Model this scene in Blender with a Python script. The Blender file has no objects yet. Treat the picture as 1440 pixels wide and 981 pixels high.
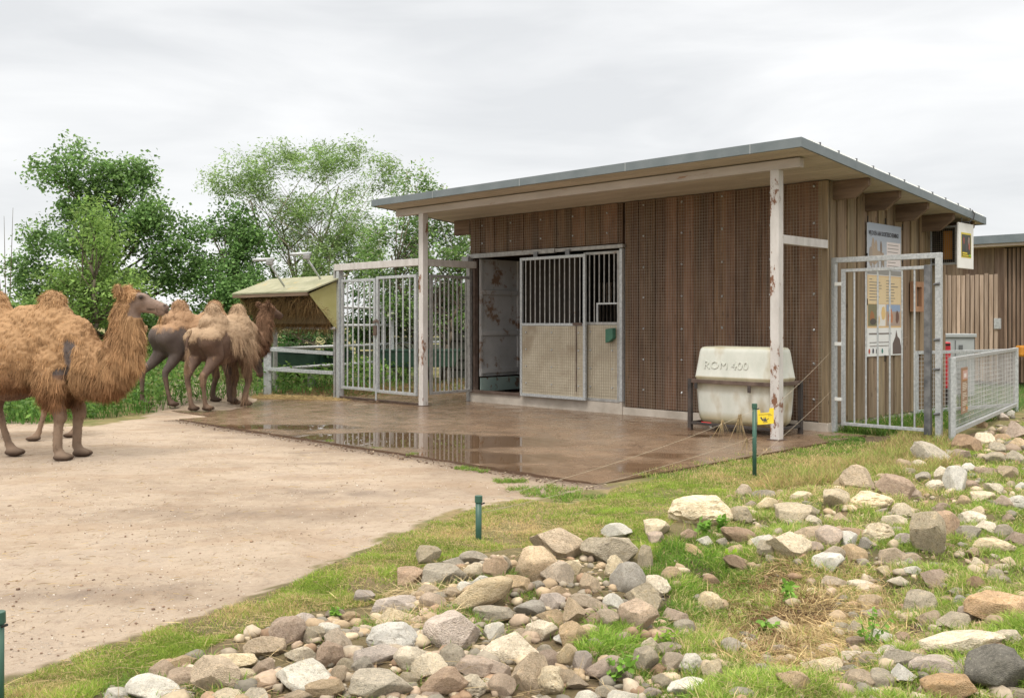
import bpy, bmesh, math, random
import numpy as np
from mathutils import Vector, Matrix, Euler, noise
R = math.radians
rng = random.Random(7)
nrs = np.random.RandomState(11)
SC = bpy.context.scene
COL = SC.collection

# ------------------------------------------------------------------ camera, sky, sun
CAMH = 1.6
FPX = 1370.0            # focal length measured in pixels of a 1440 wide picture
HZ = 452.0              # row of the horizon
cam = bpy.data.cameras.new('camera'); camo = bpy.data.objects.new('camera', cam); COL.objects.link(camo)
camo.location = (0, 0, CAMH); camo.rotation_euler = (R(90), 0, 0)
cam.sensor_width = 36; cam.lens = 36 * FPX / 1440; cam.shift_y = -(490.5 - HZ) / 1440
cam.clip_end = 3000; cam.clip_start = 0.05
SC.camera = camo
SC.view_settings.view_transform = 'Standard'; SC.view_settings.look = 'None'
SC.view_settings.exposure = 0.32; SC.view_settings.gamma = 1
SUN_EL, SUN_AZ = 58, 200      # azimuth measured from +Y clockwise: behind and a little left of the camera
w = bpy.data.worlds.new('World'); SC.world = w; w.use_nodes = True
nt = w.node_tree; nt.nodes.clear()
def wn(t, **k):
    n = nt.nodes.new(t)
    for a, b in k.items(): setattr(n, a, b)
    return n
sky = wn('ShaderNodeTexSky', sky_type='NISHITA', sun_disc=False)
sky.sun_elevation = R(SUN_EL); sky.sun_rotation = R(SUN_AZ)
bg1 = wn('ShaderNodeBackground'); bg1.inputs[1].default_value = 0.12
nt.links.new(sky.outputs[0], bg1.inputs[0])
tc = wn('ShaderNodeTexCoord'); sep = wn('ShaderNodeSeparateXYZ'); nt.links.new(tc.outputs['Generated'], sep.inputs[0])
mp = wn('ShaderNodeMapping'); mp.inputs['Scale'].default_value = (1.2, 1.2, 5.5)
nt.links.new(tc.outputs['Generated'], mp.inputs[0])
nz = wn('ShaderNodeTexNoise'); nz.inputs['Scale'].default_value = 2.3; nz.inputs['Detail'].default_value = 7; nz.inputs['Distortion'].default_value = .35
nt.links.new(mp.outputs[0], nz.inputs['Vector'])
cr = wn('ShaderNodeValToRGB'); cr.color_ramp.elements[0].position = .34; cr.color_ramp.elements[1].position = .64
cr.color_ramp.elements[0].color = (.66, .67, .68, 1); cr.color_ramp.elements[1].color = (.85, .852, .85, 1)
nt.links.new(nz.outputs[0], cr.inputs[0])
zr = wn('ShaderNodeMapRange'); zr.inputs[1].default_value = .34; zr.inputs[2].default_value = .95; zr.inputs[3].default_value = 1.0; zr.inputs[4].default_value = 3.0
nt.links.new(sep.outputs[2], zr.inputs[0])
bg2 = wn('ShaderNodeBackground'); wm_ = wn('ShaderNodeMix', data_type='RGBA', blend_type='MULTIPLY'); wf = wn('ShaderNodeMapRange'); wf.inputs[1].default_value = .34; wf.inputs[2].default_value = .8
nt.links.new(sep.outputs[2], wf.inputs[0]); nt.links.new(wf.outputs[0], wm_.inputs[0]); nt.links.new(cr.outputs[0], wm_.inputs[6]); wm_.inputs[7].default_value = (1.06, .97, .85, 1)
nt.links.new(wm_.outputs[2], bg2.inputs[0]); nt.links.new(zr.outputs[0], bg2.inputs[1])
mx = wn('ShaderNodeMixShader'); mx.inputs[0].default_value = .95
nt.links.new(bg1.outputs[0], mx.inputs[1]); nt.links.new(bg2.outputs[0], mx.inputs[2])
wo = wn('ShaderNodeOutputWorld'); nt.links.new(mx.outputs[0], wo.inputs[0])
sun = bpy.data.lights.new('sun', 'SUN'); sun.energy = 1.5; sun.angle = R(14); sun.color = (1, .95, .87)
suno = bpy.data.objects.new('sun', sun); COL.objects.link(suno)
sd = Vector((math.sin(R(SUN_AZ)) * math.cos(R(SUN_EL)), math.cos(R(SUN_AZ)) * math.cos(R(SUN_EL)), math.sin(R(SUN_EL))))
suno.rotation_euler = sd.to_track_quat('Z', 'Y').to_euler()

# ------------------------------------------------------------------ frames and measuring
def G(px, py, z=0.0):
    """ground point seen at a place of the photograph"""
    Y = FPX * (CAMH - z) / (py - HZ)
    return Vector(((px - 720) / FPX * Y, Y, z))
def AT(px, py, Y):
    return Vector(((px - 720) / FPX * Y, Y, CAMH - (py - HZ) / FPX * Y))
CB = Vector((4.6, 14.2, 0)); ANG = math.atan2(-.7097, .7046)
MB_ = Matrix.Translation(CB) @ Matrix.Rotation(ANG, 4, 'Z')   # shed frame: x along the front to the right, y into depth
MBI = MB_.inverted()
def B(x, y, z=0): return MB_ @ Vector((x, y, z))
def inv(p): return MBI @ Vector(p)

# ------------------------------------------------------------------ materials
def newmat(name):
    m = bpy.data.materials.new(name); m.use_nodes = True
    return m, m.node_tree, m.node_tree.nodes['Principled BSDF']
def pmat(name, c1, c2, scale=4, rough=.75, bump=.3, bscale=40, stretch=(1, 1, 1), metallic=0, rust=None, rustc=(.16, .07, .035),
         rustscale=3, rough2=None, dist=.01, detail=8, ramp=(.35, .65), usecol=True, grime=None, objrand=0, spec=.5, rusth=.06, streak=None):
    m, t, p = newmat(name)
    N = lambda k: t.nodes.new(k)
    L = t.links.new
    tc = N('ShaderNodeTexCoord'); mp = N('ShaderNodeMapping'); mp.inputs['Scale'].default_value = stretch
    L(tc.outputs['Object'], mp.inputs[0])
    src = mp.outputs[0]
    if objrand:
        oi = N('ShaderNodeObjectInfo'); va = N('ShaderNodeVectorMath'); va.operation = 'SCALE'
        cb = N('ShaderNodeCombineXYZ'); L(oi.outputs['Random'], cb.inputs[0]); L(oi.outputs['Random'], cb.inputs[1])
        va.inputs['Scale'].default_value = 60; L(cb.outputs[0], va.inputs[0])
        ad = N('ShaderNodeVectorMath'); L(mp.outputs[0], ad.inputs[0]); L(va.outputs[0], ad.inputs[1]); src = ad.outputs[0]
    n1 = N('ShaderNodeTexNoise'); n1.inputs['Scale'].default_value = scale; n1.inputs['Detail'].default_value = detail; n1.inputs['Roughness'].default_value = .62 if not objrand else .8
    L(src, n1.inputs['Vector'])
    r = N('ShaderNodeValToRGB'); r.color_ramp.elements[0].position = ramp[0]; r.color_ramp.elements[1].position = ramp[1]
    r.color_ramp.elements[0].color = (*c1, 1); r.color_ramp.elements[1].color = (*c2, 1); L(n1.outputs[0], r.inputs[0])
    out = r.outputs[0]
    if streak:
        ns = N('ShaderNodeTexNoise'); ns.inputs['Scale'].default_value = 1.6; ns.inputs['Detail'].default_value = 7; ns.inputs['Roughness'].default_value = .7
        ms_ = N('ShaderNodeMapping'); ms_.inputs['Scale'].default_value = (9, 9, .32); ms_.inputs['Location'].default_value = (4, 8, 2); L(tc.outputs['Object'], ms_.inputs[0]); L(ms_.outputs[0], ns.inputs['Vector'])
        mq = N('ShaderNodeMapRange'); mq.inputs[1].default_value = .5; mq.inputs[2].default_value = .72; mq.inputs[4].default_value = .8; L(ns.outputs[0], mq.inputs[0])
        mw = N('ShaderNodeMix'); mw.data_type = 'RGBA'; L(mq.outputs[0], mw.inputs[0]); L(out, mw.inputs[6]); mw.inputs[7].default_value = (*streak, 1); out = mw.outputs[2]
        vk = N('ShaderNodeTexVoronoi'); vk.inputs['Scale'].default_value = 1.0; mk = N('ShaderNodeMapping'); mk.inputs['Scale'].default_value = (7, 7, 2.6); L(tc.outputs['Object'], mk.inputs[0]); L(mk.outputs[0], vk.inputs['Vector'])
        kr = N('ShaderNodeMapRange'); kr.inputs[1].default_value = .13; kr.inputs[2].default_value = .07; kr.inputs[4].default_value = .7; L(vk.outputs['Distance'], kr.inputs[0])
        mw = N('ShaderNodeMix'); mw.data_type = 'RGBA'; L(kr.outputs[0], mw.inputs[0]); L(out, mw.inputs[6]); mw.inputs[7].default_value = (.05, .03, .02, 1); out = mw.outputs[2]
    if grime:
        n3 = N('ShaderNodeTexNoise'); n3.inputs['Scale'].default_value = grime[1]; n3.inputs['Detail'].default_value = 6
        L(src, n3.inputs['Vector'])
        mr = N('ShaderNodeMapRange'); mr.inputs[1].default_value = grime[2]; mr.inputs[2].default_value = grime[2] + .18; L(n3.outputs[0], mr.inputs[0])
        mxx = N('ShaderNodeMix'); mxx.data_type = 'RGBA'; L(mr.outputs[0], mxx.inputs[0]); L(out, mxx.inputs[6]); mxx.inputs[7].default_value = (*grime[0], 1)
        out = mxx.outputs[2]
    if usecol:
        at = N('ShaderNodeAttribute'); at.attribute_name = 'Col'
        mu = N('ShaderNodeMix'); mu.data_type = 'RGBA'; mu.blend_type = 'MULTIPLY'; mu.inputs[0].default_value = 1
        L(out, mu.inputs[6]); L(at.outputs['Color'], mu.inputs[7]); out = mu.outputs[2]
    if objrand:
        for sc_, off, lo, hi, fac in ((17, 3, .57, .63, (.38, .34, .29)), (2.4, 9, .52, .66, (1.25, 1.22, 1.15)), (5.5, 21, .55, .68, (.62, .56, .46))):
            n4 = N('ShaderNodeTexNoise'); n4.inputs['Scale'].default_value = sc_; n4.inputs['Detail'].default_value = 5; n4.inputs['Roughness'].default_value = .7
            mp4 = N('ShaderNodeMapping'); mp4.inputs['Location'].default_value = (off, off * 2, 1); L(src, mp4.inputs[0]); L(mp4.outputs[0], n4.inputs['Vector'])
            mr4 = N('ShaderNodeMapRange'); mr4.inputs[1].default_value = lo; mr4.inputs[2].default_value = hi; mr4.inputs[4].default_value = .75; L(n4.outputs[0], mr4.inputs[0])
            m4_ = N('ShaderNodeMix'); m4_.data_type = 'RGBA'; m4_.blend_type = 'MULTIPLY'; m4_.clamp_result = False; L(mr4.outputs[0], m4_.inputs[0]); L(out, m4_.inputs[6]); m4_.inputs[7].default_value = (*fac, 1); out = m4_.outputs[2]
        hs = N('ShaderNodeHueSaturation'); L(out, hs.inputs['Color'])
        m1 = N('ShaderNodeMapRange'); m1.inputs[3].default_value = 1.16 - objrand; m1.inputs[4].default_value = 1.18 + objrand
        L(oi.outputs['Random'], m1.inputs[0]); L(m1.outputs[0], hs.inputs['Value'])
        m3 = N('ShaderNodeMath'); m3.operation = 'MULTIPLY'; m3.inputs[1].default_value = 7.31; L(oi.outputs['Random'], m3.inputs[0])
        m4 = N('ShaderNodeMath'); m4.operation = 'FRACT'; L(m3.outputs[0], m4.inputs[0])
        m5 = N('ShaderNodeMapRange'); m5.inputs[3].default_value = .7; m5.inputs[4].default_value = 1.15; L(m4.outputs[0], m5.inputs[0]); L(m5.outputs[0], hs.inputs['Saturation'])
        out = hs.outputs[0]
    p.inputs['Roughness'].default_value = rough
    p.inputs['Metallic'].default_value = metallic
    p.inputs['Specular IOR Level'].default_value = spec
    if rust is not None:
        n2 = N('ShaderNodeTexNoise'); n2.inputs['Scale'].default_value = rustscale; n2.inputs['Detail'].default_value = 9; n2.inputs['Roughness'].default_value = .7
        mp2 = N('ShaderNodeMapping'); mp2.inputs['Location'].default_value = (7, 3, 5); L(src, mp2.inputs[0]); L(mp2.outputs[0], n2.inputs['Vector'])
        mr = N('ShaderNodeMapRange'); mr.inputs[1].default_value = rust; mr.inputs[2].default_value = rust + rusth; L(n2.outputs[0], mr.inputs[0])
        mxx = N('ShaderNodeMix'); mxx.data_type = 'RGBA'; L(mr.outputs[0], mxx.inputs[0]); L(out, mxx.inputs[6]); mxx.inputs[7].default_value = (*rustc, 1)
        out = mxx.outputs[2]
        mf = N('ShaderNodeMapRange'); mf.inputs[3].default_value = rough; mf.inputs[4].default_value = .9; L(mr.outputs[0], mf.inputs[0]); L(mf.outputs[0], p.inputs['Roughness'])
        if metallic:
            mf = N('ShaderNodeMapRange'); mf.inputs[3].default_value = metallic; mf.inputs[4].default_value = 0; L(mr.outputs[0], mf.inputs[0]); L(mf.outputs[0], p.inputs['Metallic'])
    L(out, p.inputs['Base Color'])
    if bump:
        nb = N('ShaderNodeTexNoise'); nb.inputs['Scale'].default_value = bscale; nb.inputs['Detail'].default_value = 6; L(src, nb.inputs['Vector'])
        bp = N('ShaderNodeBump'); bp.inputs['Strength'].default_value = bump; bp.inputs['Distance'].default_value = dist
        L(nb.outputs[0], bp.inputs['Height']); L(bp.outputs[0], p.inputs['Normal'])
    return m
def leafmat(name, trans=.35, rough=.55, spec=.3):
    m, t, p = newmat(name)
    at = t.nodes.new('ShaderNodeAttribute'); at.attribute_name = 'Col'
    t.links.new(at.outputs['Color'], p.inputs['Base Color']); p.inputs['Roughness'].default_value = rough; p.inputs['Specular IOR Level'].default_value = spec
    if trans:
        tr = t.nodes.new('ShaderNodeBsdfTranslucent'); hs = t.nodes.new('ShaderNodeHueSaturation'); hs.inputs['Value'].default_value = 1.5
        t.links.new(at.outputs['Color'], hs.inputs['Color']); t.links.new(hs.outputs[0], tr.inputs[0])
        ms = t.nodes.new('ShaderNodeMixShader'); ms.inputs[0].default_value = trans
        t.links.new(p.outputs[0], ms.inputs[1]); t.links.new(tr.outputs[0], ms.inputs[2])
        t.links.new(ms.outputs[0], t.nodes['Material Output'].inputs[0])
    return m
M = {}
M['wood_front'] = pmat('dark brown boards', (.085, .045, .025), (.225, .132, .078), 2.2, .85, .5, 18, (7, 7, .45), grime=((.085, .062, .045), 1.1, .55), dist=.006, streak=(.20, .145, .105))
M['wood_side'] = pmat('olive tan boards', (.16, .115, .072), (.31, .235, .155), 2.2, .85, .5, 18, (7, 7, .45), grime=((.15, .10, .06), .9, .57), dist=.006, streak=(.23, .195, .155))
M['wood_hut'] = pmat('hut boards', (.17, .115, .080), (.30, .22, .155), 2.2, .85, .5, 18, (7, 7, .45), dist=.006)
M['wood_grey'] = pmat('weathered slats', (.27, .205, .155), (.46, .37, .30), 2.2, .9, .5, 18, (7, 7, .45), dist=.006)
M['rafter'] = pmat('rafter wood', (.115, .075, .050), (.21, .145, .10), 2, .85, .4, 18, (.6, 8, 8))
M['frame_wood'] = pmat('reddish wood', (.28, .14, .075), (.42, .24, .14), 3, .7, .3, 20, (1, 1, .4))
M['fascia'] = pmat('grey blue fascia', (.125, .155, .170), (.165, .195, .212), 3, .5, .05, 30, rust=.68, rustc=(.35, .35, .34), rustscale=2.4)
M['soffit'] = pmat('soffit boards', (.40, .36, .31), (.52, .47, .41), 1.3, .8, .1, 20, (.4, 3, 3))
M['white_steel'] = pmat('chalky painted steel', (.46, .44, .42), (.60, .58, .57), 2.5, .55, .15, 30, (3, 3, 1), rust=.66, rustc=(.24, .115, .06), rustscale=2.1)
M['post_steel'] = pmat('peeling painted post', (.50, .48, .465), (.62, .60, .585), 2.5, .5, .2, 30, (2.2, 2.2, 1), rust=.572, rustc=(.20, .10, .06), rustscale=1.7, rusth=.03)
M['beam_steel'] = pmat('grey pink beam', (.42, .385, .36), (.52, .48, .455), 2, .6, .15, 30, (.5, 3, 3), rust=.62, rustc=(.33, .20, .13), rustscale=3)
M['galv'] = pmat('galvanised steel', (.36, .385, .40), (.56, .585, .60), 26, .42, .08, 60, metallic=.35, rust=.70, rustc=(.28, .2, .15), rustscale=2.3)
M['galv_dull'] = pmat('dull galvanised steel', (.27, .27, .265), (.43, .43, .42), 14, .5, .1, 60, metallic=.3, rust=.62, rustc=(.26, .17, .11), rustscale=3)
M['galv_dark'] = pmat('dark galvanised steel', (.10, .105, .115), (.22, .225, .235), 9, .4, .08, 60, metallic=.4)
M['wire'] = pmat('wire', (.27, .225, .175), (.38, .33, .27), 6, .6, 0, metallic=.3)
M['wire_light'] = pmat('bright wire', (.48, .49, .50), (.62, .63, .64), 6, .5, 0, metallic=.3)
M['panel_cream'] = pmat('dirty cream panel', (.36, .315, .235), (.52, .475, .375), 1.8, .8, .2, 30, grime=((.25, .19, .125), 1.4, .52))
M['concrete'] = pmat('pale concrete', (.38, .34, .29), (.53, .48, .42), 3, .9, .4, 30, grime=((.24, .19, .14), 1.2, .56))
M['metal_panel'] = pmat('grey sheet with rust', (.36, .36, .36), (.47, .47, .47), 2, .5, .15, 30, rust=.53, rustc=(.20, .125, .08), rustscale=2.2, rusth=.08)
M['teal'] = pmat('teal board', (.22, .31, .29), (.30, .38, .35), 3, .7, .2, 30, rust=.55, rustc=(.16, .11, .08), rustscale=5)
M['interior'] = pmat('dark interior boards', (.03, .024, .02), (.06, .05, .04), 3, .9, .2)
M['tank'] = pmat('stained milky plastic', (.52, .545, .49), (.68, .685, .635), 2.6, .42, .12, 16, (1, 1, .5), grime=((.40, .34, .22), 3.0, .53))
M['tank_rim'] = pmat('tank brown stain', (.40, .27, .15), (.55, .42, .26), 6, .6, .1, 20)
M['black_steel'] = pmat('black rusty steel', (.025, .022, .022), (.07, .055, .048), 6, .6, .2, 30, rust=.58, rustc=(.11, .06, .04))
M['dark_rail'] = pmat('brown steel rail', (.07, .045, .035), (.14, .10, .08), 6, .7, .2, 30)
M['green_post'] = pmat('green plastic', (.028, .085, .062), (.045, .12, .088), 8, .42, .05, 20)
M['green_box'] = pmat('green plastic box', (.03, .12, .08), (.045, .155, .10), 8, .4, .05, 20)
M['green_dark'] = pmat('dark green tub', (.018, .055, .038), (.035, .085, .06), 4, .5, .05, 20)
M['yellow'] = pmat('yellow plastic', (.85, .60, .03), (.92, .70, .06), 8, .45, .05, 20)
M['black'] = pmat('black', (.012, .012, .012), (.025, .025, .025), 8, .6, 0)
M['ink'] = pmat('dark print', (.05, .05, .06), (.09, .09, .10), 8, .7, 0)
M['red'] = pmat('red plastic', (.62, .02, .035), (.72, .035, .05), 4, .4, .05, 20)
M['white'] = pmat('white board', (.74, .75, .73), (.80, .81, .79), 2, .5, .03, 20)
M['paper'] = pmat('poster print', (.95, .95, .95), (1, 1, 1), 5, .45, 0)
M['orange'] = pmat('orange panel', (.50, .20, .02), (.60, .27, .03), 4, .6, .05)
M['cabinet'] = pmat('grey cabinet', (.30, .33, .345), (.37, .40, .415), 3, .45, .05)
M['feeder_roof'] = pmat('lichen yellow sheet', (.23, .235, .15), (.33, .325, .225), 3, .75, .2, 30, rust=.58, rustc=(.36, .30, .16))
M['feeder_side'] = pmat('yellow green sheet', (.36, .34, .13), (.44, .42, .20), 2, .6, .1, 30)
M['hay'] = leafmat('hay', 0, .9, .1)
M['board_green'] = pmat('grey green boards', (.085, .10, .085), (.15, .165, .14), 3, .8, .3, 20, (.5, 3, 3))
M['rock_tan'] = pmat('tan stone', (.40, .30, .19), (.66, .53, .37), 7, .92, 1.0, 22, grime=((.20, .15, .10), 11, .60), objrand=.16, dist=.022)
M['rock_grey'] = pmat('grey stone', (.34, .295, .22), (.58, .51, .39), 6, .92, 1.0, 24, grime=((.13, .12, .10), 8, .6), objrand=.18, dist=.022)
M['rock_cream'] = pmat('cream stone', (.52, .42, .27), (.80, .71, .54), 6, .92, 1.0, 18, grime=((.24, .19, .12), 13, .59), objrand=.1, dist=.02)
M['rock_white'] = pmat('white stone', (.60, .57, .50), (.80, .78, .70), 6, .85, .8, 30, grime=((.32, .30, .22), 13, .60), objrand=.08, dist=.03)
M['rock_brown'] = pmat('brown stone', (.32, .22, .15), (.52, .39, .28), 6, .92, 1.0, 22, grime=((.14, .09, .06), 9, .6), objrand=.15, dist=.022)
M['rock_orange'] = pmat('orange brown stone', (.40, .27, .165), (.60, .45, .30), 6, .92, 1.0, 22, grime=((.18, .12, .07), 8, .6), objrand=.12, dist=.022)
M['rock_pink'] = pmat('pinkish stone', (.42, .335, .275), (.63, .53, .44), 5, .92, 1.0, 21, grime=((.25, .19, .15), 9, .62), objrand=.12, dist=.022)
M['rock_dark'] = pmat('dark slate stone', (.20, .18, .145), (.36, .33, .275), 6, .8, .6, 38, grime=((.32, .32, .28), 24, .66), objrand=.15, dist=.022)
M['rock_ochre'] = pmat('ochre stone', (.44, .335, .19), (.64, .53, .35), 6, .92, 1.0, 20, grime=((.24, .17, .09), 10, .6), objrand=.1, dist=.024)
M['rock_lichen'] = pmat('dark stone with lichen spots', (.085, .08, .068), (.17, .16, .135), 6, .85, .8, 22, rust=.60, rustc=(.36, .35, .28), rustscale=14, dist=.015)
M['stem'] = pmat('plant stem', (.13, .2, .05), (.2, .28, .08), 6, .6, 0)
M['bark'] = pmat('bark', (.09, .07, .05), (.18, .15, .11), 6, .95, .8, 20, (4, 4, 1), dist=.02)
M['bark_pale'] = pmat('pale bark', (.19, .165, .12), (.31, .275, .21), 6, .95, .6, 20, (4, 4, 1), dist=.02)
M['leaf'] = leafmat('leaves', .35)
M['grass'] = leafmat('grass blades', .3)
M['strand'] = leafmat('wool', 0, .95, .1)
M['string'] = pmat('twine', (.38, .33, .25), (.5, .44, .34), 8, .9, 0)

# ------------------------------------------------------------------ mesh building
ORG = {}
def tag(o, label=None, cat=None, group=None, kind=None):
    if label: o['label'] = label
    if cat: o['category'] = cat
    if group: o['group'] = group
    if kind: o['kind'] = kind
    return o
def thing(name, label, cat, p0, frame='W', group=None):
    """Empty at the base of a thing; its parts are modelled in the frame's own coordinates"""
    o = bpy.data.objects.new(name, None); COL.objects.link(o); o.empty_display_size = .2
    p0 = Vector(p0)
    if frame == 'B':
        o.location = MB_ @ p0; o.rotation_euler = (0, 0, ANG)
    else: o.location = p0
    tag(o, label, cat, group); ORG[o.name] = p0.copy()
    return o
def raw(name, V, F, mat, parent=None, cols=None, smooth=False, origin=None):
    me = bpy.data.meshes.new(name)
    V = np.asarray(V, dtype=np.float64)
    if parent is not None and parent.name in ORG: V = V - np.array(ORG[parent.name])
    if origin is not None: V = V - np.array(origin)
    if isinstance(F, np.ndarray):
        n, k = F.shape
        me.vertices.add(len(V)); me.vertices.foreach_set('co', V.astype(np.float32).ravel())
        me.loops.add(n * k); me.loops.foreach_set('vertex_index', F.astype(np.int32).ravel())
        me.polygons.add(n); me.polygons.foreach_set('loop_start', (np.arange(n) * k).astype(np.int32))
        me.update(calc_edges=True)
    else:
        me.from_pydata([tuple(v) for v in V], [], F); me.update()
    ca = me.color_attributes.new('Col', 'FLOAT_COLOR', 'POINT')
    if cols is None: c = np.ones((len(V), 4), np.float32)
    else:
        c = np.ones((len(V), 4), np.float32); cc = np.asarray(cols, dtype=np.float32); c[:, :cc.shape[1]] = cc
    ca.data.foreach_set('color', c.ravel())
    if smooth: me.polygons.foreach_set('use_smooth', np.ones(len(me.polygons), bool))
    if mat: me.materials.append(mat)
    o = bpy.data.objects.new(name, me); COL.objects.link(o)
    if parent is not None:
        o.parent = parent
        ORG[o.name] = ORG.get(parent.name, Vector((0, 0, 0)))
    return o
class MB:
    def __init__(s): s.v = []; s.f = []; s.c = []
    def add(s, vs, fs, col=(1, 1, 1)):
        b = len(s.v); s.v += [tuple(v) for v in vs]; s.f += [tuple(b + i for i in f) for f in fs]; s.c += [tuple(col)] * len(vs); return s
    def box(s, a, b, col=(1, 1, 1), M_=None):
        x0, y0, z0 = a; x1, y1, z1 = b
        vs = [Vector(p) for p in ((x0, y0, z0), (x1, y0, z0), (x1, y1, z0), (x0, y1, z0), (x0, y0, z1), (x1, y0, z1), (x1, y1, z1), (x0, y1, z1))]
        if M_ is not None: vs = [M_ @ v for v in vs]
        return s.add(vs, [(0, 3, 2, 1), (4, 5, 6, 7), (0, 1, 5, 4), (1, 2, 6, 5), (2, 3, 7, 6), (3, 0, 4, 7)], col)
    def hexa(s, vs, col=(1, 1, 1)):
        return s.add(vs, [(0, 3, 2, 1), (4, 5, 6, 7), (0, 1, 5, 4), (1, 2, 6, 5), (2, 3, 7, 6), (3, 0, 4, 7)], col)
    def bar(s, p, q, w, h, up=(0, 0, 1), col=(1, 1, 1)):
        p = Vector(p); q = Vector(q); d = (q - p).normalized(); u = Vector(up)
        sd_ = d.cross(u).normalized(); u = sd_.cross(d).normalized(); a = sd_ * w / 2; b = u * h / 2
        return s.hexa([p - a - b, p + a - b, q + a - b, q - a - b, p - a + b, p + a + b, q + a + b, q - a + b], col)
    def tube(s, p, q, r, n=8, r2=None, cap=True, col=(1, 1, 1)):
        p = Vector(p); q = Vector(q); d = (q - p).normalized(); r2 = r if r2 is None else r2
        a = d.orthogonal().normalized(); b = d.cross(a)
        vs = [];
        for c, rr in ((p, r), (q, r2)):
            for i in range(n):
                t = 2 * math.pi * i / n; vs.append(c + (a * math.cos(t) + b * math.sin(t)) * rr)
        fs = [(i, (i + 1) % n, n + (i + 1) % n, n + i) for i in range(n)]
        if cap: fs += [tuple(range(n - 1, -1, -1)), tuple(range(n, 2 * n))]
        return s.add(vs, fs, col)
    def path(s, pts, rad, n=6, col=(1, 1, 1)):
        for i in range(len(pts) - 1):
            r0 = rad if not hasattr(rad, '__len__') else rad[i]; r1 = rad if not hasattr(rad, '__len__') else rad[i + 1]
            s.tube(pts[i], pts[i + 1], r0, n, r1, True, col)
        return s
    def prism(s, poly, z0, z1, col=(1, 1, 1)):
        n = len(poly); vs = [(x, y, z0) for x, y in poly] + [(x, y, z1) for x, y in poly]
        return s.add(vs, [tuple(range(n - 1, -1, -1)), tuple(range(n, 2 * n))] + [(i, (i + 1) % n, n + (i + 1) % n, n + i) for i in range(n)], col)
    def build(s, name, mat, parent=None, bevel=0, smooth=False, origin=None):
        o = raw(name, s.v, s.f, mat, parent, s.c, smooth, origin)
        if bevel:
            m = o.modifiers.new('bevel', 'BEVEL'); m.width = bevel; m.segments = 2; m.limit_method = 'ANGLE'
        return o
    def single(s, name, label, cat, mat, p0, frame='W', group=None, bevel=0, kind=None, smooth=False):
        o = s.build(name, mat, None, bevel, smooth, origin=p0)
        if frame == 'B': o.location = MB_ @ Vector(p0); o.rotation_euler = (0, 0, ANG)
        else: o.location = Vector(p0)
        ORG[o.name] = Vector(p0)
        return tag(o, label, cat, group, kind)
def writing(name, body, size, mat, parent, mtx, align='LEFT', bold=0, ext=.0008, sx=1):
    cu = bpy.data.curves.new(name, 'FONT'); cu.body = body; cu.size = size; cu.extrude = ext; cu.offset = bold; cu.align_x = align; cu.resolution_u = 2
    t = bpy.data.objects.new(name, cu); COL.objects.link(t); bpy.context.view_layer.update()
    me = bpy.data.meshes.new_from_object(t); bpy.data.objects.remove(t)
    me.transform(mtx @ Matrix.Diagonal((sx, 1, 1, 1)))
    if parent is not None and parent.name in ORG: me.transform(Matrix.Translation(-ORG[parent.name]))
    ca = me.color_attributes.new('Col', 'FLOAT_COLOR', 'POINT'); ca.data.foreach_set('color', np.ones(len(me.vertices) * 4, np.float32))
    me.materials.clear(); me.materials.append(mat)
    o = bpy.data.objects.new(name, me); COL.objects.link(o); o.parent = parent
    return o
def strands(P, D, L_, W_, C_, bend=.4, down=None, side=None, tipw=.12, segs=2, rootdark=0):
    """many tapered ribbons: P roots, D unit directions, L lengths, W widths"""
    n = len(P); D = D / np.linalg.norm(D, axis=1, keepdims=True)
    if side is None:
        a = nrs.rand(n) * 6.283; side = np.stack([np.cos(a), np.sin(a), np.zeros(n)], 1)
    S = np.cross(D, side); S /= (np.linalg.norm(S, axis=1, keepdims=True) + 1e-9)
    g = np.array([0, 0, -1.0]) if down is None else down
    lv = []; prof = {2: [1, .8, tipw], 1: [1, tipw], 3: [1, 1, .7, tipw]}[segs]
    for k in range(segs + 1):
        t = k / segs
        c = P + D * (L_ * t)[:, None] + g * (L_ * bend * t * t)[:, None]
        lv.append(c - S * (W_ * prof[k] / 2)[:, None]); lv.append(c + S * (W_ * prof[k] / 2)[:, None])
    V = np.stack(lv, 1).reshape(-1, 3); m = 2 * (segs + 1)
    base = (np.arange(n) * m)[:, None]
    F = np.concatenate([base + np.array([2 * k, 2 * k + 1, 2 * k + 3, 2 * k + 2]) for k in range(segs)], 1).reshape(-1, 4)
    cc = np.repeat(C_, m, 0)
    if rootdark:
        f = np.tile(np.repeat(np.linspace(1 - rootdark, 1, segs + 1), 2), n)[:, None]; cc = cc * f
    return V, F, cc

# ------------------------------------------------------------------ zones and terrain
def inpoly(x, y, poly):
    x = np.asarray(x); y = np.asarray(y); c = np.zeros(x.shape, bool); n = len(poly)
    for i in range(n):
        x0, y0 = poly[i]; x1, y1 = poly[(i + 1) % n]
        k = ((y0 > y) != (y1 > y)) & (x < (x1 - x0) * (y - y0) / (y1 - y0 + 1e-12) + x0); c ^= k
    return c
def gp(pts): return [tuple(G(*p)[:2]) for p in pts]
_pn = [(nrs.rand(2) * 2 - 1, nrs.rand() * 6.28) for _ in range(40)]
def fn(x, y, s, k0=0, n=8):
    """cheap smooth noise in about -1..1"""
    o = 0
    for i in range(n):
        d, p = _pn[(k0 * 5 + i) % 40]; d = d / np.linalg.norm(d); f = s * (1 + .37 * i)
        o = o + np.sin(x * d[0] * f + y * d[1] * f + p + 1.7 * np.sin(f * .6 * (x * d[1] - y * d[0]) + p * 2)) / (1 + .25 * i)
    return o / (n * .36)
SAND = gp([(-500, 1120), (0, 955), (150, 905), (250, 872), (380, 835), (430, 812), (500, 775), (560, 752), (620, 727), (700, 706), (740, 697), (790, 690), (855, 684)])
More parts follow.
